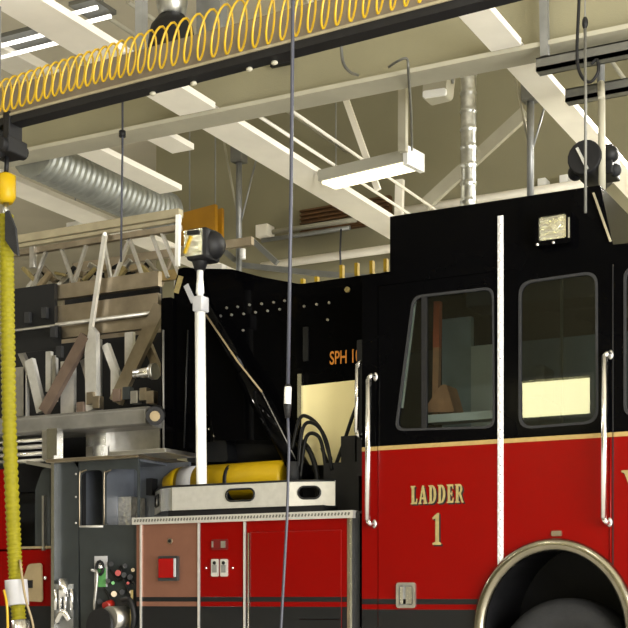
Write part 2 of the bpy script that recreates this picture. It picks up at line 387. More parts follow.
# loudspeaker on girder
c = at(439, 86, 10.6); t = thing('loudspeaker', c, 'beige wall loudspeaker under the girder right of the light fixture', 'speaker')
mb = MB(); mb.plate(rpoly([(c.x-.125,c.z-.13),(c.x+.10,c.z-.12),(c.x+.13,c.z+.13),(c.x-.09,c.z+.15)], .04), 10.5, 10.68, 'beam_tan'); mb.build('cabinet', t, bevel=.015)
MB().plate(rpoly([(c.x-.10,c.z-.13),(c.x+.115,c.z-.14),(c.x+.115,c.z-.08),(c.x-.10,c.z-.07)], .02), 10.47, 10.5, 'white_enamel').build('trim_strip', t)
br = MB(); br.tube([(c.x-.08,10.6,c.z+.12),(c.x-.06,10.6,c.z+.2),(c.x+.1,10.6,c.z+.2),(c.x+.13,10.6,c.z+.0)], .012, 'post_grey', 6); br.tube([(c.x+.02,10.6,c.z+.2),(c.x+.02,10.6,CEIL)], .012, 'post_grey', 6); br.build('bracket', t)

# spiral duct, vertical
def spiral(p0, p1, r, name, lab, pitch=.10, m='galvanised'):
    p0 = Vector(p0); p1 = Vector(p1); L = (p1-p0).length; n = int(L/pitch*12); P = [p0.lerp(p1, i/n) for i in range(n+1)]
    rr = [r*(1.12 if i % 12 < 2 else 1.0) for i in range(n+1)]
    return tag(MB().tube(P, rr, m, 18).build(name), lab, 'duct')
c = at(468.5, 120, 11.5); spiral((c.x, 11.5, 2.0), (c.x, 11.5, CEIL), .072, 'spiral_duct', 'slim vertical galvanised spiral duct behind the cab roof', .17)
spiral((-8.1, 9.64, 5.22), (-8.1, 11.9, 5.22), .21, 'spiral_duct', 'wide ribbed grey duct running above the ladder', .085, 'duct_grey')

# hanger posts with braces
def post(u, v0, v1, Y, lab, down):
    a = at(u, v0, Y); t = thing('hanger_post', a, lab, 'post', 'braced hanger posts')
    MB().tube([a, at(u, v1, Y)], .034, 'post_grey', 8).build('pipe', t)
    MB().box((a.x-.07, Y-.07, a.z-.16), (a.x+.07, Y+.07, a.z+.05), 'strut_grey').build('clamp', t, bevel=.01)
    MB().tube([at(u-15, v0-6, Y+.05), at(u+1, down, Y)], .014, 'beam_tan', 6).build('brace', t)
    MB().tube([at(u+17, v0+12, Y+.05), at(u+2, down-6, Y)], .011, 'post_grey', 6).build('brace', t)
    return t
post(239, 148, 272, 12.0, 'grey hanger post with two thin braces left of the drop cord', 228)
post(530.5, 84, 200, 11.2, 'grey hanger post with thin braces above the cab roof', 156)
# far exhaust rail hung from that post
t = thing('guide_frame', at(240, 250, 12), 'grey angular guide rail frame hung on the post behind the mast', 'rail')
for a, b in (((190,251),(252,240)), ((252,240),(277,263)), ((222,249),(241,265)), ((241,265),(312,273)), ((312,273),(386,279))):
    MB().bar(at(*a, 12.09), at(*b, 12.09), .05, .055, 'post_grey').build('rail_bar', t)
MB().tube([at(243,249,11.9), at(243,259,11.9)], .03, 'white_enamel', 8).build('pulley', t)

# orange panels
c0 = at(178, 246, 13); t = thing('orange_box', (c0.x, 13, c0.z), 'orange boxy panel unit hung behind the head of the mast', 'box')
MB().plate([xz(178,214,13), xz(215,204,13), xz(215,236,13), xz(178,246,13)], 13, 13.06, 'orange_paint').build('front_panel', t)
MB().plate([xz(216,212,13.3), xz(224,209,13.3), xz(224,240,13.3), xz(206,243,13.3), xz(206,214,13.3)], 13.25, 13.30, 'orange_paint').build('rear_panel', t)
MB().tube([(c0.x+.1,13.1,c0.z+.2),(c0.x+.1,13.1,CEIL)], .01, 'post_grey', 6).build('hanger', t)
MB().tube([(c0.x+.35,13.28,c0.z+.2),(c0.x+.35,13.28,CEIL)], .01, 'post_grey', 6).build('hanger', t)

# grey channels in the upper right
t = thing('channel_frame', atZ(540, 78, 4.9), 'pair of dark grey channels hung level in the upper right corner', 'channel')
for (a, b, Yq) in (((538,74),(700,33),9.36), ((567,104),(700,82),10.0)):
    p = at(a[0], a[1], Yq); q = Vector((p.x+2.4, Yq, p.z))
    mb = MB(); mb.box((p.x, Yq-.05, p.z), (q.x, Yq+.05, p.z+.03), 'strut_grey'); mb.box((p.x, Yq-.05, p.z), (q.x, Yq-.035, p.z+.10), 'strut_grey'); mb.box((p.x, Yq+.035, p.z), (q.x, Yq+.05, p.z+.10), 'strut_grey'); mb.box((p.x, Yq-.05, p.z+.09), (q.x, Yq+.05, p.z+.10), 'strut_grey')
    mb.build('channel', t)
p = at(545, 50, 9.36); MB().bar(p-rz*.05, at(540, -60, 9.36)+rz*1.2, .05, .06, 'post_grey').build('drop_strut', t)
p = at(601, 60, 9.98); MB().tube([p-rz*.2, (p.x, 9.98, CEIL)], .03, 'post_grey', 8).build('drop_strut', t)
p = at(528, 30, 9.3); 
# reel device on a pole
c = at(598, 165, 9.7); t = thing('hose_reel', c, 'black hanging reel unit with cable above the right end of the cab', 'reel')
mb = MB(); mb.box((c.x-.14,9.62,c.z-.10),(c.x+.13,9.86,c.z+.12),'matte_black'); mb.tube([(c.x-.05,9.5,c.z+.01),(c.x-.05,9.95,c.z+.01)], .13, 'matte_black', 18); mb.ball((c.x+.1,9.66,c.z+.05), .07, 'matte_black'); mb.ball((c.x-.15,9.62,c.z-.06), .06, 'matte_black'); mb.box((c.x-.16,9.58,c.z-.02),(c.x-.09,9.64,c.z+.10),'strut_grey'); mb.ball((c.x+.13,9.7,c.z-.06), .05,'rubber')
mb.build('drum', t, bevel=.01)
MB().bar((c.x-.10,9.49,c.z+.08),(c.x-.02,9.49,c.z-.09),.02,.02,'galvanised').build('lever', t)
MB().tube([at(601.5,100,9.55), at(602,190,9.55)], .028, 'beam_tan', 10).tube([at(601.5,100,9.55), at(601,84,9.9)], .028, 'beam_tan', 10).build('pole', t)
cab = spline([at(580,-60,9.0), at(579,0,9.0), at(577,55,9.0), at(581,75,9.0), at(590,82,9.0), at(598,72,9.0), at(597,60,9.0), at(591,64,9.0)], 8)
MB().tube(cab, .012, 'matte_black', 6).build('cable_loop', t)
MB().tube([at(585,20,8.3), at(585.5,100,8.3), at(585.5,213,8.3)], .010, 'strut_grey', 6).ball(at(585,23,8.3), .03, 'matte_black', 8, 6, (.7,.7,1.4)).build('pull_cord', t)
MB().tube([at(585,20,8.3), Vector((at(585,20,8.3).x, 8.3, CEIL))], .004, 'post_grey', 6).build('pull_cord', t)

# dark hood with shiny top
c = at(172, 30, 8.2); t = thing('vent_hood', c, 'dark hood with shiny metal top behind the yellow coil', 'hood')
MB().tube([c-rz*.30, c-rz*.22, c+rz*.02, c+rz*.10], [.20,.20,.16,.10], 'matte_black', 20).build('shroud', t)
MB().tube([c+rz*.10, c+rz*.2, Vector((c.x, c.y, CEIL))], [.10,.12,.12], 'galvanised', 18).build('stack', t, 'shiny metal stack')
c2 = at(197, 28, 8.35); tag(MB().plate([(c2.x-.10,c2.z-.25),(c2.x+.12,c2.z-.13),(c2.x+.08,CEIL),(c2.x-.12,CEIL)], 8.5, 8.6, 'post_grey').build('duct_panel'), 'bluish grey metal panel right of the dark hood', 'panel')

# conduits, brown slatted vent, pale pipe on the back wall
def rod(pts, r, m, name, lab, cat='pipe', group=None): return tag(MB().tube(pts, r, m, 8).build(name), lab, cat, group)
t = thing('wall_vent', at(330, 222, 14.9), 'dark brown slatted vent in the back wall under the light fixture', 'vent')
vo = [xz(303,236,14.95), xz(303,211,14.95), xz(391,196,14.95), xz(391,222,14.95)]
MB().plate(vo, 14.9, 14.99, 'brown_slats').build('backing', t)
for k in range(6):
    f = (k+.5)/6; a = Vector(vo[0]).lerp(Vector(vo[1]), f); b = Vector(vo[3]).lerp(Vector(vo[2]), f)
    MB().bar((a.x, 14.88, a.y), (b.x, 14.88, b.y), .05, .02, 'brown_slats').build('slat', t)
pp = lambda u, v, Y=14.85: at(u, v, Y)
zc = at(300, 228, 14.85).z
rod([(at(262,228,14.85).x,14.85,zc), (at(356,228,14.85).x,14.85,zc)], .035, 'beam_tan', 'conduit', 'upper tan conduit on the back wall across the brown vent', 'conduit')
zc = at(300, 235, 14.8).z
rod([(at(262,238,14.8).x,14.8,zc), (at(350,228,14.8).x,14.8,zc)], .03, 'post_grey', 'conduit', 'thin grey conduit just below the tan one on the wall', 'conduit')
zc = at(330, 257, 14.8).z
rod([(at(262,262,14.8).x,14.8,zc), (at(470,240,14.8).x,14.8,zc)], .055, 'beam_white', 'conduit', 'thick pale pipe along the wall just above the black boom', 'pipe')
zc = at(500, 196, 14.8).z
rod([(at(400,205,14.8).x,14.8,zc), (at(640,180,14.8).x,14.8,zc)], .05, 'beam_white', 'conduit', 'pale pipe on the back wall just over the cab roof', 'pipe')
for u, lab in ((540, 'small white junction box left of another above the cab roof'), (562, 'small white junction box nearer the black reel above the cab roof')):
    c = at(u, 187, 14.75); tag(MB().box((c.x-.05,14.80,zc+.05),(c.x+.05,14.98,zc+.14),'white_enamel').build('junction_box', bevel=.01), lab, 'box')
c = at(265, 232, 14.8); tag(MB().box((c.x-.09,14.7,c.z-.08),(c.x+.09,14.9,c.z+.08),'beam_white').build('junction_box', bevel=.01), 'small pale box on the wall at the end of the conduits', 'box')
rod([at(341,229,14.7), at(340,252,14.7), at(341,272,14.7)], .012, 'cord_blue_black', 'hanging_cord', 'short dark wire hanging from the conduits over the black boom', 'cord')
# conduits beside beam A with straps, diagonal rods, struts
y0, y1 = 9.7, 14.6
for xx, zz, lab in ((-5.74, 5.22, 'slim white conduit nearest the cross beam, left of the light fixture'), (-5.58, 5.34, 'slim white conduit farther from the cross beam, left of the light fixture')):
    rod([(xx, y0, zz), (xx, y1, zz)], .015, 'beam_white', 'conduit', lab, 'conduit')
for xx, zz, lab in ((-2.72, 5.25, 'slim tan conduit nearest the right hand cross beam'), (-2.52, 5.35, 'slim tan conduit under the dark grey channels')):
    rod([(xx, y0, zz), (xx, y1, zz)], .018, 'beam_tan', 'conduit', lab, 'conduit')
for u0, v0, lab in ((48, 2, 'thin pale rod high under the ceiling left of the twin tube light'), (84, 2, 'thin pale rod high under the ceiling right of the twin tube light'), (128, 2, 'thin pale rod high under the ceiling beside the dark hood')):
    c = atZ(u0, v0, 6.7); rod([c, (c.x, 14.9, 6.7)], .022, 'beam_tan', 'conduit', lab, 'conduit')
bt, bb = at(344, 94, 11.8), at(378, 190, 11.8); bt = bb + (bt-bb)*((CEIL-bb.z)/(bt.z-bb.z))
tag(MB().bar(bt, bb, .04, .06, 'beam_white').build('brace_rod'), 'slanting white brace passing behind the light fixture', 'brace')
tag(MB().bar(Vector((at(404, 62, 10.9).x, 10.9, CEIL)), at(403, 152, 10.9), .06, .075, 'beam_tan').build('vertical_strut'), 'upright tan strut standing over the light fixture right end', 'strut')
tag(MB().bar(at(400, 180, 13.2), at(398, 250, 13.2), .06, .09, 'beam_white').build('vertical_strut'), 'short white strut below the light fixture at cab corner', 'strut')
tag(MB().bar(at(526, 112, 13.6), at(425, 205, 13.6), .06, .14, 'beam_tan').build('brace_beam'), 'tan diagonal brace behind the vertical spiral duct', 'brace')
tag(MB().tube(spline([at(341,43,8.6), at(343,62,8.7), at(350,72,8.9), at(358,75,9.3)],6), .012, 'strut_grey', 6).build('loop_cable'), 'dark cable drooping from the rail across the girder', 'cord')
tag(MB().tube(spline([at(389,67,9.3), at(398,61,9.2), at(407,59,9.2), at(408.5,75,9.3), at(411,110,10.2), at(412,150,11.0)],6), .011, 'strut_grey', 6).build('loop_cable'), 'dark cable dropping from girder to the light fixture', 'cord')
tag(MB().box((at(270,66,9.4).x, 9.40, at(270,67,9.4).z), (at(291,66,9.4).x, 9.44, at(270,63,9.4).z), 'matte_black').build('girder_slot_plate'), 'small black bar fixed on girder web near drop cord', 'bar')

# ================================================================= FIRE TRUCK
TR = thing('fire_truck', (-5.0, 9.7, 0), 'red and black ladder fire truck parked along the bay', 'fire truck')
Y0 = 8.5; FAR = 10.9
G = 2.08
ax, az, arx, arz = -2.655, .76, .56, .635
def arch(n=28, k=1.0, a0=None, a1=None, zmin=.45):
    al = math.asin((zmin-az)/(arz*k)); 
    a0 = PI - al if a0 is None else a0; a1 = al if a1 is None else a1
    return [(ax + arx*k*math.cos(a0+(a1-a0)*i/n), az + arz*k*math.sin(a0+(a1-a0)*i/n)) for i in range(n+1)]
DL, DR = X(378.5), X(499.5)
RX = X(362); FX = -.6
ZB = .45; LR = 3.33; HR = 3.735
win1 = rpoly([xz(413.5,297), xz(493,288), xz(494,427), xz(396,430)], .07)
win2 = rpoly([xz(520,283), xz(596.5,272), xz(597,422), xz(520,428)], .09)
win3 = rpoly([(X(625), 3.16), (-1.1, 3.16), (-.95, 2.2), (X(625), 2.2)], .07)
def stripes(mb, x0, x1, y, top=True, arc_clip=None):
    if top: mb.box((x0, y-.003, G-.018), (x1, y, G+.012), 'gold')
cabm = MB()
cabm.plate([(RX,G),(RX,LR),(X(390),LR),(X(390),HR),(X(600),HR),(X(613),LR),(-.78,3.28),(FX,G),(DR+.004,G),(DR+.004,3.25),(DL-.006,3.25),(DL-.006,G)], Y0, Y0+.04, 'black_paint', [win2, win3])
A = arch()
right_part = [p for p in A if p[0] > DR+.004]
zl = right_part[0][1]
cabm.plate([(DR+.004,G)] + [(DR+.004, zl)] + right_part + [(-1.0,ZB),(FX,ZB+.1),(FX,G)], Y0, Y0+.04, 'red_paint')
cabm.plate([(RX,ZB),(DL-.006,ZB),(DL-.006,G),(RX,G)], Y0, Y0+.04, 'red_paint')
def low_bands(mb, x0, x1):
    mb.box((x0, Y0-.002, .955), (x1, Y0, .993), 'charcoal_paint'); mb.box((x0, Y0-.002, ZB), (x1, Y0, .918), 'charcoal_paint')
low_bands(cabm, RX, DL-.006)
stripes(cabm, RX, DL-.006, Y0); stripes(cabm, DR+.004, FX, Y0)
# far side, back wall, floor, front, roof
cabm.plate([(RX,ZB),(RX,LR),(X(390),LR),(X(390),HR),(X(600),HR),(X(613),LR),(-.78,3.28),(FX,G),(FX,ZB)], FAR-.04, FAR, 'black_paint', [win2, win3])
cabm.box((RX, Y0+.04, ZB), (RX+.05, FAR-.04, LR), 'black_paint')
cabm.box((RX, Y0+.06, 1.40), (FX, FAR-.06, 1.43), 'matte_black')
cabm.plate([(RX,3.27),(RX,LR),(X(390),LR),(X(390),HR),(X(600),HR),(X(613),LR),(-.78,3.28),(-.76,3.22)], Y0+.04, FAR-.04, 'black_paint')
cabm.box((FX-.05, Y0+.04, ZB+.1), (FX, FAR-.04, G), 'red_paint')
cabo = cabm.build('cab', TR, bevel=.012)
MB().bar((FX-.02, 9.7, G), (-.77, 9.7, 3.26), 2.3, .012, 'tinted_glass').build('windshield', cabo)
# raised roof edges trim
MB().bar((X(594),Y0-.012,HR-.05),(X(611),Y0-.012,LR+.02),.02,.012,'rail_lip').build('roof_trim', cabo)
# windows
def win(pts, name, parent, gm):
    MB().plate(pts, Y0+.012, Y0+.020, gm).build(name, parent)
    fr = MB(); fr.plate(inset(pts, -.009), Y0-.006, Y0+.014, 'rubber', [inset(pts, .007)]); fr.build('window_frame', parent)
win(win2, 'window_pane', cabo, 'dark_glass'); win(win3, 'window_pane', cabo, 'dark_glass')
pts2 = win2; zlo, zhi = min(p[1] for p in pts2), max(p[1] for p in pts2)
MB().box((X(560)-.008, Y0+.03, zlo), (X(560)+.008, Y0+.05, zhi), 'pale_ledge').build('window_divider', cabo)
# interior
it = MB(); it.box((X(442,9.3), 9.30, 2.05), (X(471,9.3), 9.36, at(455,318,9.3).z), 'cab_grey'); it.box((X(415), 8.72, at(450,421,8.7).z), (X(496), 8.86, at(450,413,8.7).z), 'pale_ledge'); it.box((X(471,9.3), 9.3, 2.0), (X(497,9.3), 9.34, at(485,345,9.3).z), 'pale_ledge')
it.box((-3.95, 10.2, 1.43), (-2.3, 10.6, 3.1), 'cab_grey')
it.build('interior_panel', cabo)
MB().bar(at(436,418,8.8), at(438,302,8.8), .05, .045, 'cab_brown').bar(at(437,348,8.795), at(438,302,8.795), .05, .047, 'strap_orange').build('seat_strap', cabo)
MB().plate(rpoly([xz(425,413,8.8), xz(443,386,8.8), xz(449,385,8.8), xz(457,413,8.8)], .02), 8.75, 8.95, 'cab_brown').build('jacket', cabo, 'brown garment heap behind the door window', bevel=.03)
for sx in (-2.75, -1.5):
    s = MB(); s.box((sx-.25, 9.0, 1.43), (sx+.25, 9.5, 1.6), 'cab_grey'); s.box((sx-.28, 9.0, 1.45), (sx-.15, 9.5, 2.45), 'cab_grey'); s.box((sx-.27,9.12,2.45),(sx-.17,9.38,2.7),'cab_grey'); s.build('seat', cabo, bevel=.03)
# crew door
dm = MB(); cut = [p for p in A if p[0] <= DR-.004]
dm.plate([(DL,G),(DL,3.245),(DR-.004,3.245),(DR-.004,G)], Y0-.004, Y0+.036, 'black_paint', [win1])
poly = [(DL,ZB)] + [(cut[0][0],ZB)] + cut + [(DR-.004, cut[-1][1]), (DR-.004,G), (DL,G)]
dm.plate(poly, Y0-.004, Y0+.036, 'red_paint')
dm.box((DL, Y0-.007, G-.018), (DR-.004, Y0-.004, G+.012), 'gold')
def archx(z): return ax - arx*math.sqrt(max(0, 1-((z-az)/arz)**2))
dm.plate([(DL,.955),(archx(.955)-.02,.955),(archx(.993)-.02,.993),(DL,.993)], Y0-.006, Y0-.004, 'charcoal_paint')
dm.plate([(DL,ZB),(archx(.5)-.03,ZB),(archx(.7)-.02,.7),(archx(.85)-.02,.85),(archx(.918)-.02,.918),(DL,.918)], Y0-.006, Y0-.004, 'charcoal_paint')
door = dm.build('crew_door', TR, 'red and black door lettered LADDER 1', bevel=.004)
win(win1, 'window_pane', door, 'tinted_glass')
MB().box((X(424)-.018, Y0-.004, at(424,428,Y0).z), (X(424)+.018, Y0+.03, at(424,297,Y0).z), 'matte_black').build('window_divider', door)
MB().bar(at(415,301,Y0+.03), at(402,408,Y0+.03), .012, .02, 'pale_ledge').build('window_edge_glint', door)  # pale bar carries the highlight of the slanted frame edge in its colour
serif('LADDER', X(411), X(464), at(437,503.5,Y0).z, at(437,485,Y0).z, Y0-.004, 'lettering', door)
serif('1', X(432.5), X(441.5), at(437,545,Y0).z, at(437,513,Y0).z, Y0-.004, 'numeral', door)
c0 = xz(397,608); c1 = xz(416.5,582.5)
dl = MB(); dl.plate(rrect(c0[0],c0[1],c1[0],c1[1],.02), Y0-.018, Y0-.004, 'aluminium', [rrect(c0[0]+.022,c0[1]+.02,c1[0]-.022,c1[1]-.02,.015)]); dl.box((c0[0]+.02,Y0-.006,c0[1]+.02),(c1[0]-.02,Y0-.004,c1[1]-.02),'post_grey')
dl.box((c0[0]+.03,Y0-.016,c0[1]+.03),(c0[0]+.055,Y0-.008,c1[1]-.03),'chrome'); dl.box((c0[0]+.075,Y0-.016,c0[1]+.03),(c1[0]-.03,Y0-.008,c1[1]-.03),'polished'); dl.build('door_latch', door, 'square silver paddle latch')
# piano hinge
hm = MB(); hz0, hz1 = at(499,573,Y0).z, at(501,216,Y0).z; n = 40
hm.box((DR-.010, Y0-.010, hz0), (DR+.030, Y0-.004, hz1), 'hinge_sheen')
for i in range(n):
    za = hz0 + (hz1-hz0)*i/n; hm.tube([(DR+.010, Y0-.011, za+.006), (DR+.010, Y0-.011, za+(hz1-hz0)/n-.006)], .010, 'hinge_sheen', 8)
    hm.box((DR+.007, Y0-.012, za-.012), (DR+.013, Y0-.010, za+.012), 'aluminium')
hm.build('door_hinge', TR, 'polished full height hinge strip with its sheen painted white')
# door seam in front + driver lettering
MB().box((X(613)-.004, Y0-.003, 1.15), (X(613)+.004, Y0, 3.2), 'matte_black').build('door_seam', cabo)
MB().tube([(X(610.5), Y0-.003, 1.15), (X(610.5), Y0-.003, G-.02)], .006, 'red_paint', 6).build('door_edge', cabo)
serif('V', X(621.5), X(655), at(630,503,Y0).z, at(630,470,Y0).z, Y0, 'lettering', cabo)
# grab handles
def handle(u, v0, v1, lab, r=.020, Yh=Y0):
    a = at(u, v0, Yh-.08); b = at(u-1, v1, Yh-.08)
    h = TR_h = MB().tube([a+rz*.0, b], r, 'chrome', 14).build('grab_handle', TR, lab)
    for p, s in ((a, 1), (b, -1)):
        e = p + Vector((.012, 0, s*.02))
        MB().tube([p, e+Vector((0,.02,s*.01)), (e.x+.01, Yh, e.z+s*.005)], [.019,.016,.018], 'polished', 10).ball((e.x+.01, Yh-.01, e.z+s*.005), .025, 'aluminium', 10, 6, (.8,.5,1.3)).build('standoff', h)
handle(368.5, 379, 520, 'long chrome grab handle at rear edge of crew door')
handle(604.5, 357, 518, 'long chrome grab handle ahead of the rear window')
handle(357.5, 366, 432, 'short chrome grab handle behind the cab corner', .017, 8.62)
MB().box((RX-.10, 8.62, 1.9), (RX, 8.7, 2.9), 'matte_black').build('handle_bracket', cabo)
# scene light
s0 = xz(539,250); s1 = xz(575,213)
sm = MB(); sm.plate(rrect(s0[0],s0[1],s1[0],s1[1],.02), Y0-.09, Y0, 'black_paint', [rrect(s0[0]+.025,s0[1]+.035,s1[0]-.035,s1[1]-.02,.015)]); sm.box((s1[0]-.02,Y0-.093,s0[1]+.03),(s1[0]-.008,Y0-.09,s1[1]-.05),'polished')
sl = sm.build('scene_light', TR, 'square chrome faced scene light high on the cab')
lm = MB(); lm.box((s0[0]+.015,Y0-.07,s0[1]+.03),(s1[0]-.03,Y0-.06,s1[1]-.02),'scene_lamp')
for k in range(4): lm.bar((s0[0]+.03,Y0-.078,s0[1]+.06+k*.04),(s1[0]-.06,Y0-.078,s0[1]+.065+k*.04),.015,.012,'polished')
lm.tube([(s0[0]+.14,Y0-.068,s0[1]+.13),(s0[0]+.14,Y0-.095,s0[1]+.13)], [.05,.045], 'scene_lamp', 4); lm.build('lamp_face', sl)
for x in (s0[0]+.02, s0[0]+.13): MB().ball((x, Y0-.092, s0[1]+.012), .012, 'polished', 8, 6).build('screw', sl)
# fender trim, light and wheel
ft = []; inner = arch(k=.985, n=40, zmin=.4)
MB().tube([(p[0], Y0-.015, p[1]) for p in arch(k=.945, n=48, zmin=.4)], .044, 'fender_metal', 12).build('fender_trim', TR, 'polished metal trim around the wheel arch')
MB().plate(arch(k=1.01, n=40, zmin=.4), Y0-.012, Y0+.03, 'rubber', [arch(k=.94, n=40, zmin=.42)]).build('fender_lip', TR)
wl = MB(); AP = arch(k=.99, n=32, zmin=.3)
for i in range(len(AP)-1):
    a, b = AP[i], AP[i+1]; n = len(wl.v); wl.v += [(a[0],Y0+.04,a[1]),(b[0],Y0+.04,b[1]),(b[0],9.4,b[1]),(a[0],9.4,a[1])]; wl.face([n,n+1,n+2,n+3],'matte_black')
wl.plate(AP, 9.38, 9.4, 'matte_black'); wl.build('wheel_well', TR)
c = xz(557,533.5); MB().plate(rrect(c[0]-.035,c[1]-.018,c[0]+.035,c[1]+.018,.008), Y0-.014, Y0, 'dull_aluminium').build('marker_light', TR, 'tiny silver marker above the arch')
wc = Vector((-2.64, 8.75, .50))
def lathe(mb, prof, c, m, seg=48):
    n = len(mb.v)
    for (r, y) in prof:
        for k in range(seg): a = 2*PI*k/seg; mb.v.append((c.x+r*math.cos(a), c.y+y, c.z+r*math.sin(a)))
    for i in range(len(prof)-1):
        for k in range(seg): mb.face([n+i*seg+k, n+i*seg+(k+1)%seg, n+(i+1)*seg+(k+1)%seg, n+(i+1)*seg+k], m, True)
for i, xx in enumerate((-2.64, -8.6, -9.8)):
    tm = MB(); wcc = Vector((xx, 8.78, .50)); lathe(tm, [(.29,-.12),(.36,-.15),(.45,-.14),(.485,-.10),(.50,-.03),(.50,.12),(.45,.16),(.29,.16)], wcc, 'rubber')
    w = tm.build('wheel', TR, None if i else 'black front tyre inside the wheel arch')
    rm = MB(); lathe(rm, [(0,-.10),(.12,-.10),(.14,-.03),(.24,-.02),(.29,-.12),(.30,-.12)], wcc, 'aluminium'); rm.build('rim', w)

# ---- rear compartments of the cab side
CX0, CX1, CT = X(136), X(352.5), 1.583
bm_ = MB(); bm_.box((CX0+.01, Y0+.02, ZB), (CX1-.01, FAR, CT+.03), 'charcoal_paint'); bm_.box((CX0+.02, Y0+.03, CT+.03), (RX, FAR, CT+.05), 'matte_black'); bm_.box((CX1-.02, Y0+.12, ZB), (RX+.02, FAR, CT), 'matte_black')
body = bm_.build('compartment_body', TR)
def panel(u0, u1, m, name, lab=None, y=Y0, d=.03):
    mb = MB(); x0, x1 = X(u0), X(u1); mb.box((x0, y-.0, ZB), (x1, y+d, CT), m)
    mb.box((x0, y-.002, .972), (x1, y, 1.008), 'charcoal_paint'); mb.box((x0, y-.002, ZB), (x1, y, .935), 'charcoal_paint')
    return mb.build(name, TR, lab, bevel=.003)
pb = panel(136.5, 198, 'red_sheen_steel', 'end_panel', 'steel side panel with painted red reflection and a red marker light')
pd = panel(200.5, 243, 'red_paint', 'compartment_door', 'narrow red compartment door with twin latches')
pr = panel(246.5, 347, 'red_paint', 'compartment_door', 'wide red compartment door behind the drop cord')
MB().plate([(X(251),.5),(X(342),.5),(X(342),1.50),(X(251),1.50)], Y0-.012, Y0, 'red_paint').build('raised_panel', pr, bevel=.006)
for k in range(4): MB().box((X(300), Y0-.015, .60+k*.08), (X(341), Y0-.012, .606+k*.08), 'dark_red').build('red_reflection', pr)  # reflected red lines painted as thin strips on the lower grey
MB().box((X(251), Y0-.015, .972),(X(342), Y0-.012, 1.008),'charcoal_paint').box((X(251), Y0-.015, .51),(X(342), Y0-.012, .935),'charcoal_paint').build('stripe', pr)
for u, w, m in ((141.5,.014,'tray_metal'),(199.2,.013,'tray_metal'),(245,.013,'tray_metal'),(249.3,.013,'polished')):
    MB().box((X(u)-w/2, Y0-.014, ZB), (X(u)+w/2, Y0+.01, CT-.0 if u < 248 else CT-.09), m).build('edge_trim', body)
MB().box((X(347.5), Y0-.004, ZB), (X(350.5), Y0+.02, CT), 'dull_aluminium').box((X(350.5), Y0-.012, ZB), (X(352.8), Y0+.02, CT+.02), 'polished').build('edge_trim', body)
MB().box((X(353), Y0+.02, ZB), (X(358.5), Y0+.08, CT+.04), 'charcoal_paint').build('edge_trim', body)  # charcoal strip painted in for the dark gap before the cab
# tread plate rail
rl = MB(); rl.box((CX0-.02, Y0-.03, CT), (CX1+.015, Y0+.12, CT+.055), 'tray_metal')
for i in range(70):
    x = CX0 + (CX1-CX0)*(i+.5)/70
    rl.bar((x-.004, Y0-.032, CT+.020), (x+.004, Y0-.032, CT+.040), .006, .012, 'strut_grey')
rl.build('tread_rail', TR, 'patterned bright metal rail along compartment top')
# red marker on end panel
m0 = xz(160,581); m1 = xz(179.5,556)
ml = MB().plate(rrect(m0[0],m0[1],m1[0],m1[1],.01), Y0-.03, Y0, 'grey_panel', [rrect(m0[0]+.012,m0[1]+.022,m1[0]-.012,m1[1]-.015,.006)]).build('side_marker', pb, 'square red marker light')
MB().box((m0[0]+.012,Y0-.04,m0[1]+.025),(m1[0]-.032,Y0-.005,m1[1]-.02),'red_lens').build('lens', pb)
MB().box((m1[0]-.029,Y0-.04,m0[1]+.03),(m1[0]-.014,Y0-.005,m1[1]-.02),'white_label').build('lens_end', pb)
c = xz(170.5, 541); MB().tube([(c[0],Y0-.012,c[1]),(c[0],Y0,c[1])], .022, 'dull_aluminium', 14).tube([(c[0],Y0-.016,c[1]),(c[0],Y0-.011,c[1])], .013, 'matte_black', 10).build('key_lock', pb)
# latches
for u in (216, 225):
    a = xz(u-4,576.5); b = xz(u+3.2,559)
    MB().plate(rrect(a[0],a[1],b[0],b[1],.01), Y0-.014, Y0, 'tray_metal').box((a[0]+.012,Y0-.018,a[1]+.03),(b[0]-.012,Y0-.013,b[1]-.045),'post_grey').tube([((a[0]+b[0])/2,Y0-.022,b[1]-.03),((a[0]+b[0])/2,Y0-.012,b[1]-.03)],.014,'matte_black',8).build('latch', pd, bevel=.003)
a = xz(212,550); b = xz(228.5,539); MB().plate(rrect(a[0],a[1],b[0],b[1],.012), Y0-.012, Y0, 'dark_red').box((a[0]+.09,Y0-.018,a[1]+.015),(b[0]-.02,Y0-.011,b[1]-.015),'aluminium').box((a[0]+.005,Y0-.016,a[1]+.02),(a[0]+.02,Y0-.011,b[1]-.015),'aluminium').build('pull_plate', pd)
for u in (206.5, 233): c = xz(u, 568); MB().ball((c[0],Y0-.003,c[1]), .010, 'polished', 8, 6).build('rivet', pd)

# ---- silver tray with oval openings, built as a bent strip
tz0, tz1 = 1.695, 1.885
plan = [(X(152,8.9)-.03, 8.98), (X(160,8.62)-.02, 8.66), (X(172,8.6), 8.60), (X(289,8.6), 8.60), (X(334,8.7)+.0, 8.72)]
def strip(p, q, hole=None, m='tread_plate', th=.012):
    p = Vector((p[0], p[1])); q = Vector((q[0], q[1])); L = (q-p).length; d = (q-p)/L; n = Vector((d.y, -d.x))
    mb = MB(); hs = []
    if hole: hs = [rrect(L*hole[0], tz0+.055, L*hole[1], tz1-.045, .045)]
    mb.plate([(0,tz0),(L,tz0),(L,tz1),(0,tz1)], 0, th, m, hs)
    mb.v = [(p.x + d.x*v[0] - n.x*v[1], p.y + d.y*v[0] - n.y*v[1], v[2]) for v in mb.v]
    if hole:
        ring = rrect(L*hole[0], tz0+.055, L*hole[1], tz1-.045, .045); off = -.004
        mb.tube([(p.x+d.x*a-n.x*off, p.y+d.y*a-n.y*off, b) for a, b in ring], .008, 'charcoal_paint', 6, closed=True)
    return mb
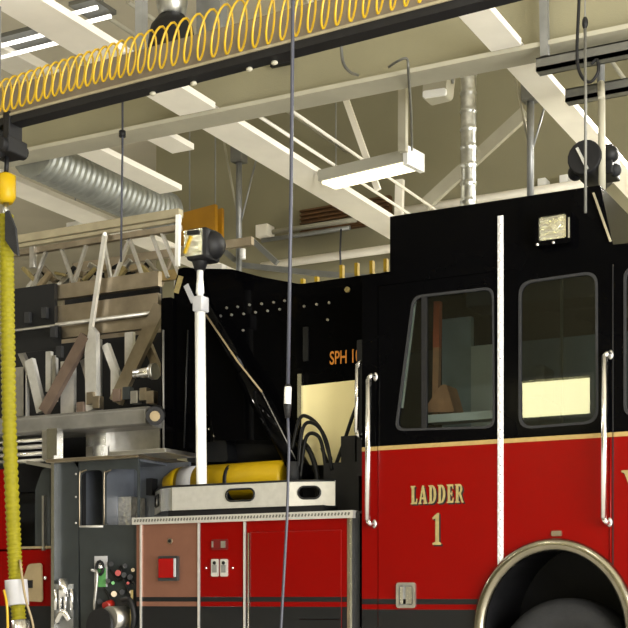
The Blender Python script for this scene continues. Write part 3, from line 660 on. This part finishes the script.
tray = strip(plan[2], plan[3], (.475, .715), 'tray_metal').build('tray', TR, 'silver tray with oval cut outs on the deck')
strip(plan[0], plan[1], (.2, .8), 'tray_metal').build('tray_end', tray)
strip(plan[1], plan[2], None, 'chrome').build('tray_corner', tray)
strip(plan[3], plan[4], (.2, .68), 'tray_metal').build('tray_end', tray)
MB().box((plan[2][0]-.05, 8.62, CT+.04), (plan[4][0]-.05, 9.2, tz0), 'matte_black').build('tray_base', tray)
MB().tube([(x, y-.004, tz1) for x, y in plan], .008, 'charcoal_paint', 6).build('tray_edging', tray)

# ---- white light mast
mast = MB(); mb0 = at(201.5, 480, 8.680); mb1 = at(200, 306, 8.680)
mast.tube([(mb0.x, 8.680, 1.64), mb0, mb1], .042, 'white_enamel', 20)
mo = mast.build('light_mast', TR, 'white telescoping mast with a lamp head')
MB().tube([mb1, mb1+rz*.28], .026, 'white_enamel', 16).tube([mb1+rz*.1, mb1+rz*.22],[.034,.026],'white_enamel',16).build('inner_tube', mo)
MB().box((mb1.x-.035,8.620,mb1.z-.05),(mb1.x+.055,8.730,mb1.z+.07),'white_label').build('collar', mo, bevel=.01)
MB().tube([mb1+rz*.28, mb1+rz*.38, mb1+rz*.46], [.04,.075,.06], 'matte_black', 14).build('swivel', mo)
hc = at(199, 244, 8.630)
hd = MB(); hd.box((hc.x-.10,8.580,hc.z-.13),(hc.x+.10,8.800,hc.z+.12),'matte_black'); hd.ball((hc.x+.06,8.710,hc.z), .12, 'matte_black'); ho = hd.build('lamp_head', mo, bevel=.03)
fm = MB(); fm.box((hc.x-.10,8.565,hc.z-.105),(hc.x+.065,8.580,hc.z+.10),'scene_lamp'); fm.bar((hc.x-.06,8.560,hc.z+.075),(hc.x+.05,8.560,hc.z+.07),.02,.03,'matte_black'); fm.box((hc.x-.03,8.550,hc.z-.07),(hc.x+.05,8.566,hc.z-.02),'scene_lamp'); fm.bar((hc.x-.09,8.560,hc.z-.08),(hc.x-.03,8.560,hc.z+.05),.02,.015,'yellow_plastic'); fm.build('lamp_face', ho)

# ---- black pedestal, boom and lift cylinder
YB = 9.05
pm = MB()
pm.plate(rpoly([xz(161,298,8.95), xz(173,297,8.95), xz(173,451,8.95), xz(161,452,8.95)], .03), 8.95, 9.25, 'black_paint')
pm.plate(rpoly([xz(174,452,8.98), xz(174,285,8.98), xz(180,267,8.98), xz(196,268,8.98), xz(203,300,8.98), xz(191,330,8.98), xz(189,450,8.98)], .05), 8.98, 9.3, 'black_paint')
ped = pm.build('pedestal', TR, 'black upright pedestal at the ladder foot', bevel=.012)
MB().tube([at(163.2,330,8.945), at(163.5,448,8.945)], .010, 'grey_deck', 6).build('pedestal_edge', ped)
MB().tube([at(188,330,8.97), at(184,448,8.97)], .008, 'charcoal_paint', 6).build('pedestal_edge', ped)
for (u, v, m) in ((178.5, 285, 'gold_leaf'), (190, 294, 'white_label')):
    MB().bar(at(u+ (2.5 if m == 'gold_leaf' else -4), v-9, 8.972), at(u-(2.5 if m == 'gold_leaf' else -3.5), v+8, 8.972), .012, .045, m).build('sticker', ped)
MB().tube([at(155,416,8.66), at(157,414,8.95)], .075, 'matte_black', 18).tube([at(154.8,416.2,8.645), at(155,416,8.66)], .042, 'tan_plate', 12).build('roller', ped)
bo = MB()
bo.plate(rpoly([xz(176,300,YB), xz(178,268,YB), xz(232,269,YB), xz(262,277,YB), xz(300,284,YB), xz(394,271,YB), xz(394,381,YB), xz(394,440,YB), xz(290,440,YB), xz(215,440,YB), xz(192,335,YB)], .03), YB, YB+.9, 'black_paint')  # lower part fills the dark opening beneath the boom in black
boom = bo.build('boom', TR, 'black ladder base section with rows of bolts', bevel=.012)
bl = [(227,308),(238,307),(250,305),(262,304),(274,302.5),(285,301),(221,316),(232,315),(244,314),(256,312.5),(268,311),(280,309.5),(243.5,330.5),(304.5,306.5),(317,304.5),(329.5,303),(328,320),(364.5,290),(372,284.5),(380,279.5)]
for u, v in bl:
    p = at(u, v, YB); MB().tube([(p.x,YB-.012,p.z),(p.x,YB+.005,p.z)], .011, 'aluminium', 6).build('bolt', boom)
p = at(348, 290, YB); MB().tube([(p.x,YB-.02,p.z),(p.x,YB+.005,p.z)], .022, 'gold_leaf', 10).build('bolt', boom, 'yellowed bolt head')
text_mesh('SPH 100', at(345,350,YB).z-at(345,363.5,YB).z, X(366,YB)-X(330,YB), (X(330,YB), YB-.001, at(345,363.5,YB).z), 'lettering', 'amber_text', boom)
MB().box((X(304,YB), YB-.02, at(300,362,YB).z), (X(309,YB), YB, at(300,328,YB).z), 'charcoal_paint').build('boom_bracket', boom)
for i, u in enumerate((303, 317, 342, 357, 372, 386)):
    h = 4 if i < 2 else 12; v = 283.5 - (u-300)*.145
    MB().bar(at(u, v+1, 9.3), at(u, v-h, 9.3), .04, .028, 'yellow_plastic').build('rung_cap', boom)
cy = MB(); a = at(206, 305, 8.92); b = at(306, 480, 8.98)
cy.tube([a, a.lerp(b, .45)], .052, 'black_paint', 16); cy.tube([a.lerp(b,.40), b], .085, 'black_paint', 18); lc = cy.build('lift_cylinder', TR, 'black diagonal lift cylinder below the boom')
MB().tube([at(206,315,8.86), at(238,362,8.86), at(262,392,8.88)], .008, 'tan_plate', 6).tube([at(262,392,8.88), at(296,460,8.9)], .005, 'grey_deck', 6).build('pipe', lc)  # tan and grey lines painted in as edge highlights of the cylinder
tm = MB(); lathe_pts = 28
for (r0, z0, z1, m) in ((.62, CT+.05, 2.0, 'matte_black'), (.50, 2.0, 2.55, 'dark_red')):
    cx, cyy = X(262, 9.7), 9.85; tm.tube([(cx,cyy,z0),(cx,cyy,z1)], r0, 'matte_black', 40)
tm.box((X(205,9.5), 9.5, CT), (X(352,9.5), 9.62, 2.30), 'matte_black'); tm.box((X(190,9.7), 9.7, CT), (X(300,9.7), 9.8, 2.9), 'matte_black')  # black sheets added to fill the dark opening behind the lift cylinder
tt = tm.build('turntable', TR, 'dark turntable base in the middle of the truck')
g1 = at(206, 450, 9.2); MB().plate(rpoly([xz(186,462,9.2), xz(190,448,9.2), xz(200,443,9.2), xz(226,440,9.2), xz(228,462,9.2)], .04), 9.2, 9.45, 'charcoal_paint').build('deck_cover', tt)
MB().box((X(221,9.4),9.40,at(225,426,9.4).z),(X(229,9.4),9.44,at(225,405,9.4).z),'tan_plate').build('control_box', tt)
for u, v in ((191,430),(209,429),(218,429),(227,428),(214,436),(223,436)): MB().ball(at(u, v, 9.15), .014, 'polished', 8, 6).build('bolt', tt)
# lit background painted on a cream panel; box and hoses between boom and cab
cp = MB(); cp.plate([xz(302,386,9.03), xz(358,380,9.03), xz(358,465,9.03), xz(302,465,9.03)], 9.02, 9.045, 'lit_cream'); cpo = cp.build('lit_gap_panel', TR, 'cream panel standing in for a lit background between the boom and cab')
MB().box((X(298,9.0), 8.99, at(300,418,9.0).z), (X(302,9.0), 9.04, at(300,374,9.0).z), 'polished').build('gap_post', TR)
MB().box((X(345,8.97), 8.90, CT+.05), (X(359,8.97), 9.01, at(350,437,8.97).z), 'matte_black').build('battery_box', TR)
MB().box((X(326,8.9), 8.86, CT+.05), (X(361,8.9), 9.01, at(340,463,8.9).z), 'matte_black').build('step_box', TR)
hs = [[(298,470),(303,428),(315,424),(326,440),(332,470)], [(300,480),(306,438),(318,436),(324,455),(327,490)], [(292,450),(299,420),(308,417),(321,430),(331,460)], [(334,470),(343,445),(352,418),(357,405)], [(318,500),(316,470),(309,450),(300,440)], [(330,500),(329,470),(322,448)]]
for i, hp in enumerate(hs): MB().tube(spline([at(u, v, 8.86+.022*i) for u, v in hp], 8), .015 if i != 4 else .022, 'hose_black', 8).build('hydraulic_hose', TR)
MB().tube([at(293,462,8.85), at(293,484,8.85)], .05, 'rubber', 12).build('air_filter', TR)

# ---- yellow cylinder lying in the tray (a thing of its own)
ya = at(184, 475, 8.78); ycz = at(235, 464, 9.00).z - .15
t = thing('gas_cylinder', (at(235,475,9.00).x, 9.00, ycz-.09), 'yellow cylinder lying in the silver tray beside the white mast', 'cylinder')
xa, xb = X(183, 9.00), X(288, 9.00)
MB().tube([(xa,9.00,ycz),(xb-.03,9.00,ycz+.012),(xb,9.00,ycz+.012)], [.150,.150,.135], 'yellow_plastic', 24).build('cylinder_body', t)
MB().tube([(X(186,9.00),9.00,ycz),(X(200,9.00),9.00,ycz)], .153, 'white_label', 24).build('label_band', t, 'white label band')
MB().tube([(xa-.17,9.00,ycz-.03),(xa-.13,9.00,ycz-.02),(xa-.04,9.00,ycz-.005),(xa+.01,9.00,ycz)], [.04,.11,.146,.150], 'yellow_plastic', 20).build('shoulder', t)
MB().tube([(xa-.26,9.00,ycz-.04),(xa-.16,9.00,ycz-.03)], .035, 'matte_black', 10).box((xa-.30,8.90,ycz-.08),(xa-.24,9.08,ycz+.06),'matte_black').build('valve', t)
MB().tube([(X(232.5,9.00),9.00,ycz),(X(236,9.00),9.00,ycz)], .155, 'matte_black', 24).build('strap', t, 'black strap')

# ---- pump panel bay to the left
YP = 8.56
pl = MB()
PT = at(60, 463, YP).z
hA = rpoly([xz(80,527,YP), xz(80,474,YP), xz(88,470,YP), xz(102.5,470,YP), xz(102.5,527,YP)], .04)
hB = rpoly([xz(104.5,525,YP), xz(104.5,474,YP), xz(110,469,YP), xz(137.2,469,YP), xz(137.2,525,YP)], .04)
pl.plate([(X(81.5,YP),ZB),(X(138,YP),ZB),(X(138,YP),PT),(X(74,YP)+.0,PT),(X(79,YP),PT-.06),(X(79,YP),1.66)] , YP, YP+.03, 'grey_panel', [hA, hB])
ppo = pl.build('pump_panel', TR, 'dark grey pump panel with two cubby holes')
cb = MB(); cb.box((X(78,YP),YP+.03,PT-.02),(X(137,YP),YP+.45,PT),'cubby_grey'); cb.box((X(78,YP),YP+.42,1.66),(X(160,YP),YP+.45,PT),'cubby_grey'); cb.box((X(79,YP),YP+.03,at(90,527,YP).z-.02),(X(137,YP),YP+.42,at(90,527,YP).z),'polished'); cb.box((X(102.5,YP),YP+.03,1.55),(X(104.5,YP)-.01,YP+.42,PT),'cubby_grey'); cb.box((X(78,YP)-.02,YP+.03,1.55),(X(79,YP),YP+.42,PT),'cubby_grey'); cb.box((X(106,YP+.2),YP+.2,1.6),(X(131,YP+.2),YP+.4,at(120,497,YP+.2).z),'tread_plate')
cb.build('cubby_lining', ppo)
for ul, vb in ((79.6, 527), (104.2, 525)): MB().tube(spline([at(ul, vb, YP-.003), at(ul, 476, YP-.003), at(ul+2, 472, YP-.003), at(ul+7, 470, YP-.003)], 5), .0055, 'dull_aluminium', 6).build('lit_edge', ppo)  # pale tubes on the left rims only, painted in for the lit edges
MB().tube([at(80,526.5,YP-.003), at(103,526.5,YP-.003)], .010, 'tray_metal', 6).build('lit_sill', ppo)  # bright strip painted in for the lit cubby shelf
MB().box((X(78.5,YP),YP+.02,ZB),(X(81.5,YP),YP+.06,PT),'matte_black').box((X(54,YP),YP+.05,ZB),(X(138,YP),9.3,1.5),'matte_black').build('panel_seam', ppo)
sp = MB(); sp.box((X(53.5,YP),YP,ZB),(X(78.5,YP),YP+.03,PT),'grey_panel'); spo = sp.build('side_panel', TR, 'plain dark grey panel with chrome handle')
for v in (474, 497, 523): MB().ball(at(76, v, YP), .010, 'aluminium', 8, 6).build('rivet', spo)
hx = MB()
for u in (56, 60.5, 65.5, 72): hx.tube([at(u,589,YP-.03), at(u,610,YP-.03)], .016, 'chrome', 10)
hx.tube([at(64,580,YP-.02), at(64,598,YP-.05)], .045, 'chrome', 14); hx.tube(spline([at(57,622,YP-.03), at(63,612,YP-.05), at(70,620,YP-.03)],6), .028, 'chrome', 10); hx.box(tuple(at(54.5,628,YP)), tuple(at(73,584,YP-.01)), 'post_grey')
hx.build('valve_handle', spo, 'chrome ribbed fitting')
# valves
a = at(95,587,YP); b = at(107.5,556,YP); MB().box((a.x,YP-.008,a.z),(b.x,YP,b.z),'white_label').box((a.x+.02,YP-.012,a.z+.0),(b.x-.01,YP-.008,b.z-.1),'green_label').build('valve_plate', ppo, 'green and white valve plate')
MB().tube([(at(102,566,YP).x+.035*math.cos(k*.5),YP-.03,at(102,568,YP).z+.055*math.sin(k*.5)) for k in range(13)], .012, 'matte_black', 8, closed=True).ball(at(101,567,YP-.03), .022, 'chrome', 10, 8).build('gauge_ring', ppo)
MB().tube(spline([at(92,570,YP-.03), at(97,574,YP-.06), at(95,600,YP-.05), at(95,610,YP-.03)],6), .014, 'aluminium', 8).build('drain_lever', ppo)
MB().tube([at(118,573,YP), at(118,573,YP-.06)], .024, 'red_knob', 14).build('valve_knob', ppo, 'red valve knob')
for u, v, r, m in ((111,564,.022,'matte_black'),(125,566,.020,'rubber'),(130,577,.022,'matte_black'),(133,570,.016,'tan_plate'),(128,583,.012,'red_knob'),(100,602,.024,'rubber'),(114,594,.024,'dull_aluminium'),(122,592,.022,'rubber'),(131,592,.014,'tan_plate'),(124,575,.022,'charcoal_paint'),(108,581,.020,'charcoal_paint'),(113,583,.014,'green_label')):
    MB().tube([at(u,v,YP), at(u,v,YP-.05)], r, m, 12).build('valve_knob', ppo)
for hp in ([(110,570),(118,580),(127,576),(134,584)], [(120,566),(126,586),(133,600)], [(104,588),(110,600),(106,612)]):
    MB().tube(spline([at(u,v,YP-.03) for u,v in hp],6), .012, 'hose_black', 6).build('valve_hose', ppo)
p = at(114, 622, YP)
MB().tube([(p.x,YP,p.z-.04),(p.x-.02,YP-.18,p.z-.02)], .135, 'matte_black', 22).tube([(p.x+.10,YP-.0,p.z+.03),(p.x+.07,YP-.16,p.z+.03)], .10, 'aluminium', 20).tube([(p.x-.01,YP-.02,p.z+.15),(p.x-.01,YP-.10,p.z+.13)], .035, 'red_knob', 10).build('intake_cap', ppo, 'large black and silver intake cap')
MB().tube(spline([at(122,600,YP-.05), at(130,600,YP-.08), at(134,618,YP-.08), at(130,640,YP-.05)],6), .022, 'matte_black', 8).tube([at(132,590,YP-.04), at(131,628,YP-.04)], .012, 'gold_leaf', 8).build('suction_hose', ppo)
# bright post, open compartment and red panel at far left
MB().box((X(51,8.52),8.52,ZB),(X(54,8.52),8.6,at(53,455,8.5).z),'polished').build('corner_post', TR, 'bright upright corner strip')
lm_ = MB(); lm_.box((-11.2,8.62,ZB),(X(53),8.66,at(20,549,8.62).z),'red_paint'); lm_.box((-11.2,8.62,1.4),(X(9,8.6),8.66,at(5,469,8.62).z),'red_paint'); lm_.box((-11.2,8.605,ZB),(X(53),8.62,at(20,606,8.62).z),'charcoal_paint'); lm_.box((-11.2,8.66,ZB),(X(53),FAR,1.3),'matte_black'); lm_.box((-11.2,9.2,1.3),(X(53),FAR,1.95),'grey_panel')
ro = lm_.build('rear_body', TR, 'red rear body behind the yellow hose')
oc = MB(); oc.box((X(9),8.62,at(20,549,8.62).z-.01),(X(51),8.9,at(20,549,8.62).z+.02),'tan_plate'); oc.box((X(10),9.0,1.4),(X(53),9.04,2.02),'grey_panel'); oc.plate([xz(35,548,8.64),xz(35,490,8.64),xz(42,470,8.64),xz(50,465,8.64),xz(50,548,8.64)],8.64,8.66,'grey_panel'); oc.box((X(34),8.60,1.4),(X(36),8.64,1.86),'aluminium'); oc.box((X(48.5),8.58,1.4),(X(50.5),8.62,1.98),'polished')
oc.bar((X(19),8.62,at(19,463,8.62).z),(X(47),8.62,at(47,468,8.62).z),.06,.03,'aluminium'); oc.build('open_locker', ro, 'open grey locker with bright edges')
tp = rpoly([xz(23,601,8.6),xz(22,584,8.6),xz(29,564,8.6),xz(42,563,8.6),xz(43,602,8.6)],.03)
tpo = MB().plate(tp, 8.59, 8.605, 'tan_plate').build('filler_cover', ro, 'tan angular cover plate')
a = at(24,588,8.585); MB().box((a.x,8.575,a.z),(a.x+.09,8.59,a.z+.065),'matte_black').build('cover_slot', tpo)
c = at(45.5,578,8.6); MB().ball((c.x,8.6,c.z),.018,'polished',8,6).build('rivet', ro)

# ---- deck level over the pump panel
dk = MB()
a = at(60,463,8.56); dk.box((a.x-.1,8.5,PT),(X(138),9.2,PT+.03),'dull_aluminium')
dk.box((X(112),8.46,PT+.02),(X(168),8.9,PT+.055),'aluminium')
dko = dk.build('deck', TR, bevel=.004)
mb = MB(); p0 = at(18,424,8.75); p1 = at(149,411,8.75); zc = at(90,420,8.75).z
mb.plate([(8.70,zc-.07),(8.74,zc-.085),(9.1,zc-.085),(9.1,zc+.075),(8.75,zc+.075),(8.70,zc+.05)], -10.5, p1.x, 'grey_deck', axis='X'); mb.build('walkway', TR, 'grey walkway beam under the ladder', bevel=.01)
MB().box((X(86,8.95),8.95,PT+.03),(X(160,8.95),9.2,zc-.08),'aluminium').box((X(86,8.9),8.9,zc-.2),(X(106,8.9),8.96,zc-.08),'polished').box((X(94,8.9),8.88,PT+.03),(X(105,8.9),8.94,zc-.2),'polished').build('support_box', TR, 'silver box under the walkway')
MB().box((X(50,8.6),8.56,at(55,459,8.6).z),(X(60,8.6),8.64,at(55,429,8.6).z),'polished').box((X(42,8.6),8.6,at(50,459,8.6).z),(X(49,8.6),8.66,at(50,430,8.6).z),'aluminium').build('bracket', TR, 'bright upright bracket left of the deck')
for k in range(5):
    v = 432+k*7.0; a = at(14,v+1,8.8); b = at(46,v,8.8); MB().tube([(a.x-.6,8.8,b.z),(b.x,8.8,b.z)], .020, 'aluminium' if k % 2 == 0 else 'polished', 8).build('rung_stack', TR)

# ---- aerial ladder
LY = 9.25

lad = MB()
def hz(v, u, Y=LY): return at(u, v, Y).z
x0 = -10.2
lad.box((x0, LY-.03, hz(293,110)-.0), (X(160,LY), LY+.03, hz(283,110)+.04), 'dull_aluminium')
lad.box((x0, LY-.03, hz(319,110)), (X(160,LY), LY+.02, hz(300,110)), 'dull_aluminium')
lad.box((x0, LY-.02, hz(333,110)), (X(160,LY), LY+.03, hz(322,110)), 'dull_aluminium')
lad.box((x0, LY+.85, hz(318,110)), (X(160,LY), LY+.9, hz(288,110)), 'dull_aluminium')
ladder = lad.build('aerial_ladder', TR, 'long aluminium ladder section stowed on the truck')
MB().tube([(x0,LY-.05,hz(322,110)+.02),(X(160,LY),LY-.05,hz(322,110)+.02)], .020, 'aluminium', 8).build('ladder_tube', ladder)
for (v, r, m) in ((226.5,.036,'rail_lip'), (240.5,.026,'dull_aluminium'), (233,.018,'rail_lip')):
    z = hz(v, 100); MB().box((X(14,LY), LY-r, z-r), (X(181,LY), LY+r, z+r), m).build('handrail', ladder, bevel=.006)
MB().box((X(14,LY), LY+.85, hz(233,100)-.03), (X(200,LY), LY+.9, hz(228,100)), 'dull_aluminium').build('handrail', ladder)
zt, zb = hz(238,100), hz(287,100)
for a, b in ((48,30),(60,76),(88,72),(103,112),(132,112),(128,144),(150,168),(160,180)):
    MB().bar((X(a,LY), LY, zt), (X(b,LY), LY, zb), .03, .026, 'aluminium').build('lattice', ladder)
for a, b in ((40,60),(75,58),(96,118),(140,120),(170,152)):
    MB().bar((X(a,LY+.85), LY+.87, zt), (X(b,LY+.85), LY+.87, zb), .03, .026, 'dull_aluminium').build('lattice', ladder)
MB().bar(at(178.5,215,LY-.04), at(177.5,266,LY-.04), .035, .035, 'white_enamel').build('ladder_post', ladder, 'bright upright post')
MB().bar(at(33,247,LY-.04), at(33,268,LY-.04), .04, .05, 'aluminium').build('ladder_post', ladder)
MB().bar(at(105,235,LY-.09), at(91,330,LY-.09), .03, .038, 'tray_metal').tube([at(105,234,LY-.05),at(105,234,LY-.11)], .018, 'tray_metal', 10).build('lever', ladder, 'slim bright slanting lever')
MB().plate(rpoly([xz(91,325,LY-.1),xz(97,332,LY-.1),xz(98,408,LY-.1),xz(87,412,LY-.1),xz(86,352,LY-.1)],.02), LY-.12, LY-.06, 'tray_metal').build('lever_plate', ladder)
zt2, zb2 = at(100,331,LY).z, at(90,412,LY).z
# lower truss members
def mem(a, b, w, m, Y=LY-.05, n='truss_brace', lab=None): MB().bar(at(*a, Y), at(*b, Y), .05, w, m).build(n, ladder, lab)
mem((44,412),(86,336), .105, 'brace_brown', LY-.1)
mem((116,402),(161,306), .125, 'dull_aluminium', LY-.1)
mem((18,345),(44,404), .05, 'aluminium', LY); mem((30,360),(42,412), .09, 'tray_metal', LY-.03)
mem((84,360),(100,414), .06, 'aluminium', LY); mem((106,345),(122,388), .065, 'tray_metal', LY)
mem((148,345),(160,375), .07, 'dull_aluminium', LY)
for u0, u1, v0, v1, m in ((16,27,368,417,'aluminium'),(25,28,368,418,'tray_metal'),(47,52,352,392,'tray_metal'),(53,57,356,402,'aluminium'),(62,75,362,414,'tray_metal'),(95,101,340,412,'aluminium'),(126,134,333,372,'tray_metal'),(112,119,370,400,'tray_metal')):
    MB().box((X(u0,LY), LY-.02, at(u0,v1,LY).z), (X(u1,LY), LY+.02, at(u0,v0,LY).z), m).build('truss_upright', ladder)
MB().box((x0, LY-.06, zb2-.10), (X(158,LY), LY+.06, zb2-.02), 'grey_deck').build('bottom_chord', ladder)
MB().box((X(16,LY), LY-.04, hz(352,40)), (X(64,LY), LY-.036, hz(330,40)), 'charcoal_paint').build('shadow_plate', ladder, 'lower dark plate standing in for hose bed shadow')  # extends the painted hose bed shadow downwards
MB().box((x0, LY+.5, zb2-.1), (X(160,LY), LY+.56, zt2+.05), 'matte_black').build('dark_backing', ladder)  # black sheet added behind the truss to darken its gaps
mz = at(140,374,LY-.15); MB().tube([mz+Vector((-.05,0,0)), mz+Vector((.14,0,.01))], .045, 'chrome', 14).tube([mz+Vector((.12,0,.01)), mz+Vector((.16,0,.01))], .07, 'aluminium', 14).build('winch', ladder, 'shiny small motor')
for u, v in ((118,395),(128,393),(136,397),(145,394),(152,397),(98,402),(82,408),(92,398)):
    p = at(u, v, LY-.12); MB().box((p.x-.04,p.y-.03,p.z-.06),(p.x+.035,p.y+.04,p.z+.05), random.choice(['dull_aluminium','grey_panel','brace_brown','aluminium'])).build('fitting', ladder, bevel=.006)
MB().box((X(18,LY-.02), LY-.08, hz(328,40)), (X(60,LY), LY-.035, hz(288,40)), 'charcoal_paint').build('shadow_plate', ladder, 'dark grey plate with the hose bed shadow in its colour')  # hose bed shadow put into the charcoal of these plates
for u, v in ((28,318),(45,313),(60,352),(54,332)): 
    p = at(u, v, LY-.1); MB().box((p.x-.03,p.y-.02,p.z-.05),(p.x+.03,p.y+.02,p.z+.05),'rubber').build('fitting', ladder, bevel=.005)
MB().box((X(16,LY), LY+.70, hz(292,110)), (X(160,LY+.7), LY+.74, hz(264,110)), 'matte_black').build('dark_backing', ladder)  # black backing added to darken the view through the lattice
# equipment inside ladder
for i in range(26):
    u = 30 + i*5.0; p = at(u, 268 + (i*7 % 13) - (u-90)*.10, LY+.35+.05*(i % 3)); a = random.uniform(-.14, .14)
    MB().bar(p+Vector((-.05-abs(a)*.3,0,a*.6)), p+Vector((.05,.02,-a*.6)), .05, random.uniform(.025,.07), ['gold_leaf','charcoal_paint','dull_aluminium','tan_plate','matte_black','aluminium'][(i*5) % 6]).build('stowed_gear', ladder, bevel=.008)
MB().box((X(66,LY), LY+.3, hz(278,110)), (X(158,LY), LY+.34, hz(268,110)), 'gold').build('stowed_pole', ladder)
MB().box((X(110,LY), LY+1.0, hz(262,140)), (X(160,LY), LY+1.1, hz(240,140)), 'tray_metal').build('stowed_sheet', ladder)
MB().box((x0, 9.6, 2.0), (X(150,9.6), 10.4, 2.05), 'matte_black').box((x0,10.3,1.9),(X(160,10.3),10.34,hz(300,100)),'matte_black').build('ladder_bed', TR)

# ================================================================= LIGHT
def area(name, loc, rot, sx, sy, power, col):
    l = bpy.data.lights.new(name, 'AREA'); l.shape = 'RECTANGLE'; l.size = sx; l.size_y = sy; l.energy = power; l.color = col
    o = bpy.data.objects.new(name, l); o.location = loc; o.rotation_euler = rot; COL.objects.link(o); return o
area('bay_daylight', (6.9, 1.0, 2.3), (0, math.radians(90), 0), 4.4, 10.5, 3000, (1.0, .98, .93))
for i, (x, y, z, e) in enumerate(((-1.5, 2.0, 7.3, 110), (-6, 2.0, 7.3, 90), (-10.5, 2.0, 7.3, 90), (-1.2, 12.8, 5.6, 420), (1.5, 10.5, 5.6, 260), (-14, 8.5, 5.6, 300), (-17, 13, 5.6, 420), (-2.2, 12.4, 5.6, 320))):
    area('unseen_fill_%d' % i, (x, y, z), (0, 0, 0), 1.3, .4, e, (1.0, .96, .86))  # unseen area lights without fixtures, added to brighten wall and truck
w = bpy.data.worlds.new('world'); SC.world = w; w.use_nodes = True
w.node_tree.nodes['Background'].inputs[0].default_value = (.9, .95, 1, 1); w.node_tree.nodes['Background'].inputs[1].default_value = .35

# ================================================================= CAMERA
cd = bpy.data.cameras.new('camera'); cam = bpy.data.objects.new('camera', cd); COL.objects.link(cam)
cam.location = (0, 0, CAMZ); cam.rotation_euler = (math.radians(90), 0, math.atan2(SA, CA))
cd.sensor_width = 36; cd.lens = F/628*36; cd.shift_x = 0; cd.shift_y = (VH-314)/628; cd.clip_start = .05; cd.clip_end = 100
SC.camera = cam
SC.view_settings.view_transform = 'Standard'; SC.view_settings.look = 'None'; SC.view_settings.gamma = 1; SC.view_settings.use_curve_mapping = False
SC.view_settings.exposure = 0.22
